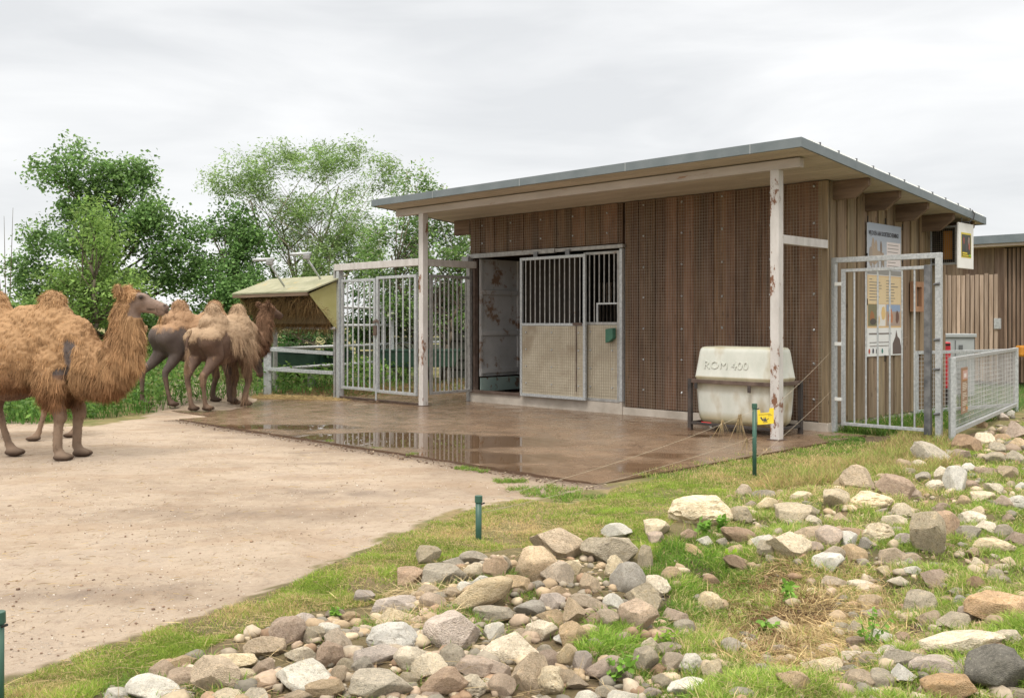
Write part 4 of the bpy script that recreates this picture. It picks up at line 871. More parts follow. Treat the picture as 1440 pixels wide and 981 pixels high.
for z in (.45, 1.25, 2.12): MB().box((a + .06, .05, z), (la + .01, .075, z + .05)).build('hinge', M['white'], gg, .003)
for z in (.35, .95, 1.35, 2.1): MB().tube((b - .09, .055, z), (b - .01, .045, z + .01), .018, 8).build('eye_bolt', M['galv_dark'], gg)
FA_ = onground(1339, 626); FB_ = Vector((9.1, 17.6, 0)); FC_ = B(.05, 2.95)
def meshpanel(label, A_, B_, zb0, zt0, zb1, zt1, posts):
    t = thing('mesh_fence', label, 'fence', A_); 
    def pt(f, g_): 
        p = A_.lerp(B_, f); return Vector((p.x, p.y, (zb0 + (zb1 - zb0) * f) * (1 - g_) + (zt0 + (zt1 - zt0) * f) * g_))
    L_ = (B_ - A_).length
    mb = MB(); mb.bar(pt(0, 1), pt(1, 1), .05, .055); mb.build('top_rail', M['galv'], t, .004)
    mb = MB(); mb.bar(pt(0, 0), pt(1, 0), .05, .06); mb.build('bottom_rail', M['galv'], t, .004)
    mb = MB(); n = int(L_ / .075)
    for i in range(1, n): mb.bar(pt(i / n, 0), pt(i / n, 1), .0045, .0045, up=(1, 0, 0))
    for i in range(1, 14): mb.bar(pt(0, i / 14), pt(1, i / 14), .005, .005)
    mb.build('wire_mesh', M['wire_light'], t)
    for f in posts:
        p = pt(f, 1); MB().box((p.x - .035, p.y - .035, -.3), (p.x + .035, p.y + .035, p.z + .03)).build('post', M['galv'], t, .005)
    return pt, t
pt, t1 = meshpanel('galvanised mesh fence panel with the brown info sign, right of the side gate', FA_, FB_, .14, 1.10, .1, 1.10, (0, 1))
pt2, t2 = meshpanel('rear galvanised mesh fence panel running back to the shed side wall', FB_ + Vector((-.05, .0, 0)), FC_, .10, 1.08, .1, 1.08, (1,))
sg2 = thing('info_sign', 'narrow brown information sign on the mesh fence', 'sign', pt(.06, 0)); 
d = (FB_ - FA_).normalized(); nn_ = Vector((d.y, -d.x, 0)); q0 = pt(.055, 0) + nn_ * .05; q0.z = 0
def qp(a, z, o=0): p = q0 + d * a + nn_ * o; return Vector((p.x, p.y, z))
SW = .42
mb = MB(); mb.hexa([qp(0, .36), qp(SW, .36), qp(SW, .36, .012), qp(0, .36, .012), qp(0, .98), qp(SW, .98), qp(SW, .98, .012), qp(0, .98, .012)], (.30, .19, .13)); mb.build('board', M['paper'], sg2)
def qr(mb, a, b, z0, z1, o, col): mb.add([qp(a, z0, o), qp(b, z0, o), qp(b, z1, o), qp(a, z1, o)], [(0, 1, 2, 3)], col)
mb = MB(); qr(mb, .02, SW - .01, .80, .95, .0132, (.42, .20, .07)); qr(mb, .05, SW - .01, .82, .94, .0138, (.55, .36, .33)); qr(mb, .14, .32, .845, .90, .0144, (.74, .66, .64)); qr(mb, SW - .1, SW - .02, .40, .44, .0135, (.70, .30, .03)); qr(mb, SW - .09, SW - .03, .44, .475, .0135, (.2, .33, .06)); mb.build('picture', M['paper'], sg2)
mb = MB(); z = .775
for k in range(14):
    if k in (5, 9, 12): z -= .022
    qr(mb, .04, .04 + (.12 if k in (8,) else rng.uniform(.24, .33)) * (.6 if k > 11 else 1), z - .01, z, .0136, (.72, .66, .58)); z -= .023
mb.build('small_print', M['paper'], sg2)

# things standing beyond the mesh fence
def at2(px, Y): return Vector(((px - 720) / FPX * Y, Y, 0))
cbp = at2(1337, 21.0)
cab = thing('grey_cabinet', 'grey steel utility cabinet with sloping lid behind the mesh fence', 'cabinet', cbp)
mb = MB(); mb.box((cbp.x - .43, cbp.y - .2, 0), (cbp.x + .42, cbp.y + .35, 1.26)); mb.build('case', M['cabinet'], cab, .012)
MB().box((cbp.x - .46, cbp.y - .24, 1.262), (cbp.x + .45, cbp.y + .38, 1.34)).build('lid', M['cabinet'], cab, .012)
mb = MB(); mb.box((cbp.x + .0, cbp.y - .215, .1), (cbp.x + .01, cbp.y - .2005, 1.2), (.3, .3, .3)); mb.box((cbp.x + .08, cbp.y - .22, 1.0), (cbp.x + .16, cbp.y - .202, 1.1), (.3, .3, .3)); mb.build('door_gap', M['cabinet'], cab)
rp = at2(1316, 18.3); rb = thing('red_bin', 'tall narrow red plastic container standing behind the side gate post', 'container', rp)
MB().box((rp.x - .02, rp.y - .2, .35), (rp.x + .20, rp.y + .15, 1.22)).build('body', M['red'], rb, .03)
MB().box((rp.x + .1, rp.y - .22, .0), (rp.x + .16, rp.y + .1, .36)).build('stand', M['black_steel'], rb)
MB().box((rp.x - .0, rp.y - .205, 1.15), (rp.x + .18, rp.y - .195, 1.19), (.3, .3, .3)).build('slot', M['black'], rb)
bp_ = at2(1305, 18.4); bb = thing('black_bin', 'black bin standing behind the gate next to the red container', 'bin', bp_)
mb = MB(); mb.hexa([(bp_.x - .13, bp_.y - .2, .02), (bp_.x + .1, bp_.y - .2, .02), (bp_.x + .1, bp_.y + .2, .02), (bp_.x - .13, bp_.y + .2, .02), (bp_.x - .18, bp_.y - .25, 1.1), (bp_.x + .12, bp_.y - .25, 1.1), (bp_.x + .12, bp_.y + .25, 1.1), (bp_.x - .18, bp_.y + .25, 1.1)]); mb.build('body', M['black'], bb, .02)
MB().box((bp_.x - .2, bp_.y - .28, 1.102), (bp_.x + .13, bp_.y + .27, 1.15)).build('lid', M['black'], bb, .01)
# hut and slatted gate at the far right
HY = 12.6; hut = thing('timber_hut', 'brown timber hut with grey roof edge beyond the shed', 'hut', (0, HY, 0), 'B')
mb = MB(); boards_x(mb, -4, -1.75, 0, 3.45, HY, -1, .16, .24, .2); mb.build('wall', M['wood_hut'], hut)
for o in (hut,): pass
mb = MB(); mb.box((-4, HY, 0), (6.0, HY + .1, 3.5), (.2, .2, .2)); mb.box((-4, HY, 0), (-3.9, HY + 5, 3.3), (.5, .45, .4)); mb.box((5.9, HY, 0), (6, HY + 5, 3.3), (.5, .45, .4)); mb.build('wall_core', M['wood_side'], hut)
mb = MB(); x = -1.72
while x < 5.9:
    c = rng.uniform(.55, .95); mb.tube((x, HY - .04, .1), (x + rng.uniform(-.01, .01), HY - .04, 3.42), .038, 6, col=(c, c * .9, c * .82)); x += .095
mb.build('slat_wall', M['wood_grey'], hut)
mb = MB(); mb.box((-4.3, HY - .55, 3.45), (6.4, HY + 5.3, 3.52), (.9, .85, .8)); mb.build('soffit', M['soffit'], hut)
mb = MB(); mb.box((-4.35, HY - .6, 3.522), (6.45, HY + 5.4, 3.72)); mb.build('roof', M['fascia'], hut)
sgt = thing('slatted_gate', 'weathered slatted timber gate left of the hut wall', 'gate', (-2.35, HY - .4, 0), 'B')
mb = MB(); x = -3.1
while x < -1.85:
    c = rng.uniform(.7, 1.15); zt = 2.78 + rng.uniform(-.02, .02)
    mb.box((x, HY - .42, .12), (x + .085, HY - .39, zt), (c, c * .97, c * .94)); x += .112
mb.build('slats', M['wood_grey'], sgt)
for z in (.6, 2.1): MB().box((-3.1, HY - .38, z), (-1.8, HY - .33, z + .12)).build('cross_rail', M['rafter'], sgt)
MB().box((-1.86, HY - .46, 1.42), (-1.70, HY - .40, 1.68)).build('lock_plate', M['galv'], sgt, .006)
yh = at2(1440, 23.5); mb = MB(); mb.box((yh.x - .07, yh.y, .75), (yh.x + .3, yh.y + .3, 1.02)); 
yt = thing('yellow_bin', 'yellow object cut off by the right picture edge in front of the hut', 'bin', (yh.x + .15, yh.y, 0)); mb.build('body', M['orange'], yt, .05)
MB().tube((yh.x + .15, yh.y + .15, 0), (yh.x + .15, yh.y + .15, .75), .04, 8).build('pole', M['galv_dull'], yt)
# ------------------------------------------------------------------ camels
def ell(bm, c, r, rot=(0, 0, 0), seg=20):
    m = Matrix.Translation(c) @ Euler([R(a) for a in rot]).to_matrix().to_4x4() @ Matrix.Diagonal((*r, 1))
    bmesh.ops.create_uvsphere(bm, u_segments=seg, v_segments=seg // 2 + 2, radius=1, matrix=m)
def cap(bm, p, q, r1, r2, flat=(1, 1, 1)):
    p = Vector(p); q = Vector(q); d = q - p
    if d.length < 1e-4: return
    rot = d.to_track_quat('Z', 'Y').to_matrix().to_4x4()
    m = Matrix.Translation((p + q) / 2) @ rot
    bmesh.ops.create_cone(bm, cap_ends=True, segments=16, radius1=r1, radius2=r2, depth=d.length, matrix=m)
    ell(bm, p, (r1,) * 3, seg=16); ell(bm, q, (r2,) * 3, seg=16)
def chain(bm, pts):
    for (p, r), (q, s) in zip(pts, pts[1:]): cap(bm, p, q, r, s)
def nz3(v, s, o=0): return noise.noise(Vector((v[0] * s + o, v[1] * s + o * 2, v[2] * s - o)))
def tufts_of(name, V, Nn, A, woolf, n, parent, pal, lenf, dirf, width=(.003, .0065), seed=1, vcol=None):
    rs = np.random.RandomState(seed)
    wgt = A * woolf; wgt = wgt / wgt.sum(); k = rs.choice(len(V), n, p=wgt)
    P = V[k] + rs.normal(0, .008, (n, 3)); nn = Nn[k]
    ln = lenf(P) * rs.uniform(.55, 1.25, n)
    D = dirf(P, nn) + rs.normal(0, .16, (n, 3))
    D /= np.linalg.norm(D, axis=1, keepdims=True)
    # clumping: push neighbours towards a common direction
    cl = np.stack([np.sin(P[:, 0] * 23 + P[:, 2] * 31 + i * 2) * np.cos(P[:, 1] * 27 + P[:, 2] * 13 + i) for i in range(3)], 1); D += cl * .42
    t = rs.rand(n)[:, None]; cn = (.5 + .5 * np.sin(P[:, 0] * 9 + 1.3 * np.sin(P[:, 2] * 11)) * np.cos(P[:, 2] * 8 + P[:, 1] * 6))[:, None]
    if vcol is not None: c = vcol[k] * (.7 + .6 * t)
    else:
        st = (.5 + .5 * np.sin(P[:, 0] * 37 + 2.2 * np.sin(P[:, 2] * 6 + P[:, 1] * 9)))[:, None]
        c = pal(P) * (.42 + .55 * t + .36 * cn + .28 * st)
    side = np.cross(nn, D) * 0 + nn + rs.normal(0, .35, (n, 3))
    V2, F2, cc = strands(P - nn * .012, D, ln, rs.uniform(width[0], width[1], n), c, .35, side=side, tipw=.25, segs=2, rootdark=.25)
    return raw(name, V2, F2, M['strand'], parent, cc)
def camel(label, loc, yaw, sc, neck, head, hdir, feet, woolmask, skin, pal, nw, beard=1.0, lean=0, seed=3, base=.04, droop=None, vox=.023, pants=False, fuzz=14000):
    root = thing('camel', label, 'camel', loc, group='bactrian camels in the yard'); ORG[root.name] = Vector((0, 0, 0))
    root.rotation_euler = (0, 0, R(yaw)); root.scale = (sc,) * 3
    bm = bmesh.new()
    # trunk
    ell(bm, (.17, 0, 1.30), (.42, .29, .40)); ell(bm, (-.36, 0, 1.26), (.66, .36, .45)); 
    if pants: ell(bm, (-.45, 0, 1.08), (.6, .33, .40)); ell(bm, (-.05, 0, 1.56), (.5, .24, .26)); ell(bm, (-.92, 0, 1.36), (.36, .27, .37)); ell(bm, (-.1, 0, 1.5), (.75, .22, .27)); ell(bm, (.42, 0, 1.32), (.24, .21, .30))
    ell(bm, (.35, 0, 1.08), (.18, .14, .16))
    # humps
    for hx, tx in ((.13, .13), (-.56, -.58 + lean)):
        cap(bm, (hx, 0, 1.56), (tx, lean * .3, 1.85), .27, .135); cap(bm, (hx - .05, 0, 1.40), (tx, 0, 1.80), .31, .13); ell(bm, (hx - .03, 0, 1.62), (.33, .19, .18))
    # neck
    chain(bm, neck)
    # head
    hp = Vector(head); hd = Vector(hdir).normalized(); sdv = hd.cross(Vector((0, 0, 1))).normalized(); up = sdv.cross(hd)
    def H(a, b, c): return tuple(hp + hd * a + sdv * b + up * c)
    cap(bm, H(-.03, 0, .02), H(.12, 0, .015), .105, .088); cap(bm, H(.12, 0, .0), H(.32, 0, -.035), .082, .058); cap(bm, H(.30, 0, -.035), H(.39, 0, -.05), .058, .047)
    cap(bm, H(.06, 0, -.07), H(.33, 0, -.105), .06, .032); ell(bm, H(.385, 0, -.085), (.048, .045, .042)); ell(bm, H(.335, 0, -.125), (.045, .034, .03)); ell(bm, H(.22, 0, -.05), (.13, .062, .065))
    for s in (-1, 1):
        ell(bm, H(.115, s * .078, .06), (.055, .033, .034)); ell(bm, H(.37, s * .03, -.025), (.03, .02, .02)); ell(bm, H(.05, s * .06, -.03), (.07, .04, .07))
        cap(bm, H(-.07, s * .085, .06), H(-.12, s * .135, .115), .026, .03); cap(bm, H(-.12, s * .135, .115), H(-.145, s * .155, .165), .032, .012)
    chain(bm, [(H(-.05, 0, 0), .10), (neck[-1][0], neck[-1][1])])
    # legs
    for i, (fx_, fy, kb) in enumerate(feet):
        s = 1 if i % 2 == 0 else -1
        if i < 2:
            sh = (.20, s * .17, 1.18); el = (.16 + (fx_ - .25) * .25, s * .20, .98); kn = ((.23 + fx_) / 2 + .03 + kb, s * .19, .55)
            an = (fx_ - .03, fy, .13)
            chain(bm, [(sh, .17), (el, .13), (((el[0] + kn[0]) / 2, kn[1], .77), .088), ((kn[0], kn[1], .58), .084), ((kn[0] + .022, kn[1], .515), .078), ((kn[0] + .0, kn[1], .44), .058), (((kn[0] + an[0]) / 2, (kn[1] + fy) / 2, .33), .054), (an, .055)])
        else:
            hpj = (-.90, s * .16, 1.30); st = (-.78 + (fx_ + 1.05) * .35, s * .20, 1.02); hk = (-1.13 + (fx_ + 1.05) * .75 + kb, (s * .17 + fy) / 2, .62)
            an = (fx_ - .03, fy, .13)
            chain(bm, [(hpj, .22), (st, .15), (((st[0] + hk[0]) / 2, s * .19, .80), .095), ((hk[0] + .01, hk[1], .65), .066), ((hk[0] + .005, hk[1], .57), .057), (((hk[0] + an[0]) / 2, (hk[1] + fy) / 2, .34), .042), (an, .044)])
        cap(bm, an, (fx_ + .03, fy, .06), .05, .055); ell(bm, (fx_ + .045, fy - .042, .045), (.115, .052, .048)); ell(bm, (fx_ + .045, fy + .042, .045), (.115, .052, .048))
    if pants:
        for s in (-1, 1): ell(bm, (.24, s * .2, .98), (.17, .115, .30))
    # tail
    chain(bm, [((-1.25, 0, 1.48), .035), ((-1.33, 0, 1.25), .025), ((-1.33, 0, .95), .022), ((-1.31, .02, .82), .04)])
    me = bpy.data.meshes.new('body'); bm.to_mesh(me); bm.free()
    o = bpy.data.objects.new('body', me); COL.objects.link(o)
    rm = o.modifiers.new('r', 'REMESH'); rm.mode = 'VOXEL'; rm.voxel_size = vox
    sm = o.modifiers.new('s', 'SMOOTH'); sm.factor = .5; sm.iterations = 7
    dg = bpy.context.evaluated_depsgraph_get(); me2 = bpy.data.meshes.new_from_object(o.evaluated_get(dg)); bpy.data.objects.remove(o); bpy.data.meshes.remove(me)
    n = len(me2.vertices); V = np.empty(n * 3, np.float32); me2.vertices.foreach_get('co', V); V = V.reshape(-1, 3).astype(float)
    Nn = np.empty(n * 3, np.float32); me2.vertices.foreach_get('normal', Nn); Nn = Nn.reshape(-1, 3).astype(float)
    wm = np.array([woolmask(v, nz3(v, 3.2, seed) + .5 * nz3(v, 9, seed + 3), H, hp) for v in V]); wm = np.clip(wm, 0, 1)
    d2 = np.array([.6 * nz3(v, 12, 5) + .9 * nz3(v, 26, 1) for v in V])
    V = V + Nn * (wm * (.014 + (.022 if pants else .012) * d2))[:, None]
    V[:, 2] = np.maximum(V[:, 2], .0)
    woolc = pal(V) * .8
    skc = np.array([skin(v, H, hp) for v in V]) * (1 + .22 * np.array([nz3(v, 6, 2) + .5 * nz3(v, 17, 4) for v in V]))[:, None]
    # face marks
    def mark(c, r, col):
        f = np.clip(1.6 - np.linalg.norm(V - np.array(c), axis=1) / r, 0, 1)[:, None]; return f, np.array(col)
    cc = woolc * wm[:, None] + skc * (1 - wm[:, None])
    for s in (-1, 1):
        for c, r, col in ((H(.125, s * .095, .05), .027, (.035, .026, .02)), (H(.395, s * .035, -.02), .018, (.025, .018, .015)), (H(.43, 0, -.08), .04, (.09, .065, .055)), (H(-.11, s * .14, .12), .03, (.06, .04, .03))):
            f, k = mark(c, r, col); cc = cc * (1 - f) + k * f
    for q in np.linspace(.2, .40, 9):
        for s in (-1, 1):
            f, k = mark(H(q, s * (.058 - .1 * max(0, q - .33)), -.083), .014, (.04, .028, .022)); cc = cc * (1 - f) + k * f
    for fx_, fy, kb in feet:
        f = np.clip(1 - V[:, 2] / .10, 0, 1) * (np.hypot(V[:, 0] - fx_, V[:, 1] - fy) < .25); f = np.clip(f * 1.6, 0, 1)[:, None]; cc = cc * (1 - f) + np.array([.075, .05, .036]) * f
    me2.vertices.foreach_set('co', V.astype(np.float32).ravel())
    for a in list(me2.color_attributes): me2.color_attributes.remove(a)
    ca = me2.color_attributes.new('Col', 'FLOAT_COLOR', 'POINT'); c4 = np.ones((n, 4), np.float32); c4[:, :3] = np.clip(cc, 0, 1); ca.data.foreach_set('color', c4.ravel())
    me2.polygons.foreach_set('use_smooth', np.ones(len(me2.polygons), bool)); me2.materials.clear(); me2.materials.append(M['hide'])
    b = bpy.data.objects.new('body', me2); COL.objects.link(b); b.parent = root; ORG[b.name] = Vector((0, 0, 0))
    for s in (-1, 1):
        e = bmesh.new(); ell(e, H(.128, s * .083, .052), (.022, .022, .02)); m3 = bpy.data.meshes.new('eye'); e.to_mesh(m3); e.free(); m3.materials.append(M['eye']); m3.polygons.foreach_set('use_smooth', np.ones(len(m3.polygons), bool)); oo = bpy.data.objects.new('eye', m3); COL.objects.link(oo); oo.parent = b
    # wool
    hpn = np.array(hp)
    nck = np.array([p for p, r in neck]); thr = neck[1][0][0] - .12
    def lenf(P):
        l = np.full(len(P), base)
        l += .02 * (P[:, 2] > 1.75)                                     # hump tops
        under = (P[:, 0] > thr) & (P[:, 2] < 1.75)
        l = np.where(under, .075 * beard, l)
        dn = np.min(np.linalg.norm(P[:, None, :] - nck[None, :, :], axis=2), 1)
        low = under & (P[:, 2] < np.interp(P[:, 0], nck[:, 0], nck[:, 2]) - .05) & (dn < .45); l = np.where(low, .135 * beard, l)
        l = np.where((np.abs(P[:, 0] - .2) < .3) & (P[:, 2] < 1.08) & (P[:, 2] > .6), np.maximum(.10 * beard, base), l)
        l = np.where((np.linalg.norm(P - hpn, axis=1) < .17), .05, l)
        l = np.where((P[:, 0] < .05) & (P[:, 2] < .98), .035, l)
        if droop is not None: l = droop(P, l)
        return l
    def dirf(P, nn):
        g = np.tile([-.25, 0, -1.0], (len(P), 1)); f = np.clip((P[:, 2] - 1.7) / .25, 0, 1)[:, None]
        g = g * (1 - f * .5) + np.array([0, 0, .5]) * f * .6
        return g * .95 + nn * .32
    A = np.ones(n)
    A = A * (1 + 1.0 * (V[:, 0] > thr))
    if nw: tufts_of('wool', V, Nn, A, np.clip(wm - .25, 0, 1) + 1e-9 * 0, nw, b, pal, lenf, dirf, seed=seed)
    if fuzz: tufts_of('short_hair', V, Nn, A, np.clip(1.1 - wm, 0, 1) * (V[:, 2] > .12) * (np.linalg.norm(V - hpn, axis=1) > .3), fuzz, b, None, lambda P: np.full(len(P), .020), lambda P, nn: np.tile([-.2, 0, -1.], (len(P), 1)) + nn * .55, width=(.003, .006), seed=seed + 5, vcol=skc)
    # tail tassel
    tufts_of('tail_tuft', V, Nn, ((np.abs(V[:, 0] + 1.32) < .08) & (V[:, 2] < 1.2) & (V[:, 2] > .78) & (np.abs(V[:, 1]) < .08)).astype(float) + 1e-12, np.ones(n), 500, b, pal, lambda P: np.full(len(P), .12), lambda P, nn: np.tile([0, 0, -1.], (len(P), 1)) + nn * .2, seed=seed + 1)
    return root
M['hide'] = None
m_, t, p = newmat('camel hide'); M['hide'] = m_
at = t.nodes.new('ShaderNodeAttribute'); at.attribute_name = 'Col'; t.links.new(at.outputs['Color'], p.inputs['Base Color']); p.inputs['Roughness'].default_value = .75; p.inputs['Specular IOR Level'].default_value = .25
tc = t.nodes.new('ShaderNodeTexCoord'); nb = t.nodes.new('ShaderNodeTexNoise'); nb.inputs['Scale'].default_value = 45; nb.inputs['Detail'].default_value = 6; t.links.new(tc.outputs['Object'], nb.inputs['Vector'])
bp = t.nodes.new('ShaderNodeBump'); bp.inputs['Strength'].default_value = .5; bp.inputs['Distance'].default_value = .012; t.links.new(nb.outputs[0], bp.inputs['Height']); t.links.new(bp.outputs[0], p.inputs['Normal'])
M['eye'] = pmat('eye', (.01, .008, .006), (.02, .015, .01), 5, .08, 0, usecol=False)
def palmix(base, dark, f=lambda P: np.zeros(len(P))):
    base = np.array(base); dark = np.array(dark)
    def g(P): w_ = np.clip(f(P), 0, 1)[:, None]; return base * (1 - w_) + dark * w_
    return g
def sstep(x, a, b): t = min(1, max(0, (x - a) / (b - a))); return t * t * (3 - 2 * t)
# 1: the shaggy orange brown one in front, seen from its side
def wm1(v, n, H, hp):
    x, y, z = v
    q = (Vector(v) - hp); fwd = q.dot((Vector(H(1, 0, 0)) - hp)); upc = q.dot(Vector(H(0, 0, 1)) - hp)
    if q.length < .5 and fwd > .06 and upc > -.15: return 0
    if q.length < .22 and fwd > .0: return sstep(upc + .15 * n, .03, .07)
    w_ = sstep(z + .12 * n, .60, .72)
    d = math.hypot((x - .46) / .085, (z - 1.27) / .22)         # bare patch at the shoulder
    if y < 0: w_ *= sstep(d + .35 * n, .8, 1.1)
    d = math.hypot((x - .40) / .12, (z - 1.02) / .09)
    if y < 0: w_ *= sstep(d + .3 * n, .8, 1.1)
    d = math.hypot((x + .56) / .07, (z - 1.35) / .14)
    if y < 0: w_ *= sstep(d + .3 * n, .8, 1.1)
    w_ *= 1 - .95 * sstep(.84 - z, 0, .08) * sstep(-x, -.02, .12)  # bare hind legs
    return w_
def sk1(v, H, hp):
    q = (Vector(v) - hp)
    if q.length < .52 and v[0] > hp.x - .05: return np.array([.215, .155, .125])
    if v[2] < .72: f = sstep(v[2], .38, .66); return np.array([.25, .18, .13]) * (1 - f) + np.array([.15, .09, .06]) * f
    if v[2] > 1.0: return np.array([.115, .095, .09])
    return np.array([.15, .09, .06])
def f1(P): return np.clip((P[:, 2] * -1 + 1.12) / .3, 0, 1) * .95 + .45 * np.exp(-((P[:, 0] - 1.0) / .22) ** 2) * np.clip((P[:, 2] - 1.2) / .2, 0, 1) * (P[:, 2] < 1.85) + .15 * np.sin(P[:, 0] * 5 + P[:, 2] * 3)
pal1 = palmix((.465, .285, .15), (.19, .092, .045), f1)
p0 = G(58, 641)
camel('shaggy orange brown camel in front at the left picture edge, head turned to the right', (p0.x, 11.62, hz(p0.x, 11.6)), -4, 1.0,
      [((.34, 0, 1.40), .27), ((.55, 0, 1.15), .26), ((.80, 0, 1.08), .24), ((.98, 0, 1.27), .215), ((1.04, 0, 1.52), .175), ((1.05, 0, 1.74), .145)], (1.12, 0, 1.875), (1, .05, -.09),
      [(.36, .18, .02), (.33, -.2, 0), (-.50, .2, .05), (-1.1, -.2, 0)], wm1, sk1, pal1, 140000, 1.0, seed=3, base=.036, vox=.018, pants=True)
# 2: mostly hidden behind it
def wm2(v, n, H, hp): return sstep(v[2] + .12 * n, .78, .9)
def sk2(v, H, hp): return np.array([.17, .105, .07]) if v[2] > .6 else np.array([.27, .19, .135])
camel('brown camel almost hidden behind the shaggy front camel, only legs and belly showing', (-7.2, 13.35, hz(-7.1, 13.3)), 190, .86,
      [((.34, 0, 1.40), .25), ((.55, 0, 1.16), .22), ((.80, 0, 1.10), .19), ((1.0, 0, 1.28), .165), ((1.07, 0, 1.52), .14), ((1.07, 0, 1.74), .12)], (1.12, 0, 1.865), (1, 0, -.1),
      [(.25, .18, 0), (.38, -.2, 0), (-.8, .2, 0), (-1.25, -.2, 0)], wm2, sk2, palmix((.36, .18, .08), (.2, .1, .05)), 9000, .5, seed=9)
# 3: dark skinned one in the middle
def wm3(v, n, H, hp):
    x, y, z = v; return sstep(z + .14 * n - .10 * (x > -.2), 1.42, 1.49)
def sk3(v, H, hp): return np.array([.105, .083, .075]) if v[2] > .55 else np.array([.14, .095, .075])
camel('dark grey skinned camel with moulting tan back, second from the hay rack, half hidden', (-5.78, 18.55, hz(-5.8, 18.5)), 44, .98,
      [((.40, 0, 1.38), .25), ((.62, 0, 1.22), .20), ((.80, 0, 1.05), .17), ((.90, 0, .95), .14), ((.98, 0, .90), .12)], (1.0, 0, .86), (.5, .1, -.8),
      [(.2, .18, 0), (.36, -.2, 0), (-1.2, .18, 0), (-.85, -.2, .02)], wm3, sk3, palmix((.43, .27, .16), (.25, .13, .07)), 22000, .5, seed=14)
# 4: seen from behind, eating at the rack
def wm4(v, n, H, hp):
    x, y, z = v
    q = (Vector(v) - hp); fwd = q.dot((Vector(H(1, 0, 0)) - hp))
    if q.length < .5 and fwd > .1: return 0
    if z < 1.0 and n > .12: return .55 * sstep(n, .12, .3)
    lim = 1.36 + .07 * math.sin(x * 9 + 1) - .16 * sstep(x, -.6, -.4) - .32 * sstep(x, -.1, .1)
    return sstep(z + .13 * n, lim, lim + .05)
def sk4(v, H, hp): return np.array([.135, .088, .066]) * sstep(v[2], .35, .6) + np.array([.18, .122, .088]) * (1 - sstep(v[2], .35, .6))
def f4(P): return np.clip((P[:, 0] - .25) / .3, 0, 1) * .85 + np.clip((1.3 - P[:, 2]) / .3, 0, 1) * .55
def dr4(P, l):
    return np.where((P[:, 2] < 1.38) & (np.abs(P[:, 0] + .1) < .5) & (nrs.rand(len(P)) < .35), .22, l)
camel('moulting pale tan camel seen from behind, feeding with raised head at the hay rack', (-5.27, 18.42, hz(-5.2, 18.4)), 68, .97,
      [((.36, 0, 1.42), .26), ((.56, 0, 1.24), .215), ((.78, -.02, 1.22), .185), ((.90, -.04, 1.42), .165), ((.92, -.06, 1.66), .145), ((.93, -.08, 1.78), .14)], (.95, -.10, 1.88), (1, -.22, -.14),
      [(.28, .2, 0), (.12, -.2, 0), (-1.12, .05, 0), (-1.0, -.17, 0)], wm4, sk4, palmix((.47, .335, .22), (.20, .11, .068), f4), 75000, .8, lean=-.04, seed=24, droop=dr4, base=.03)
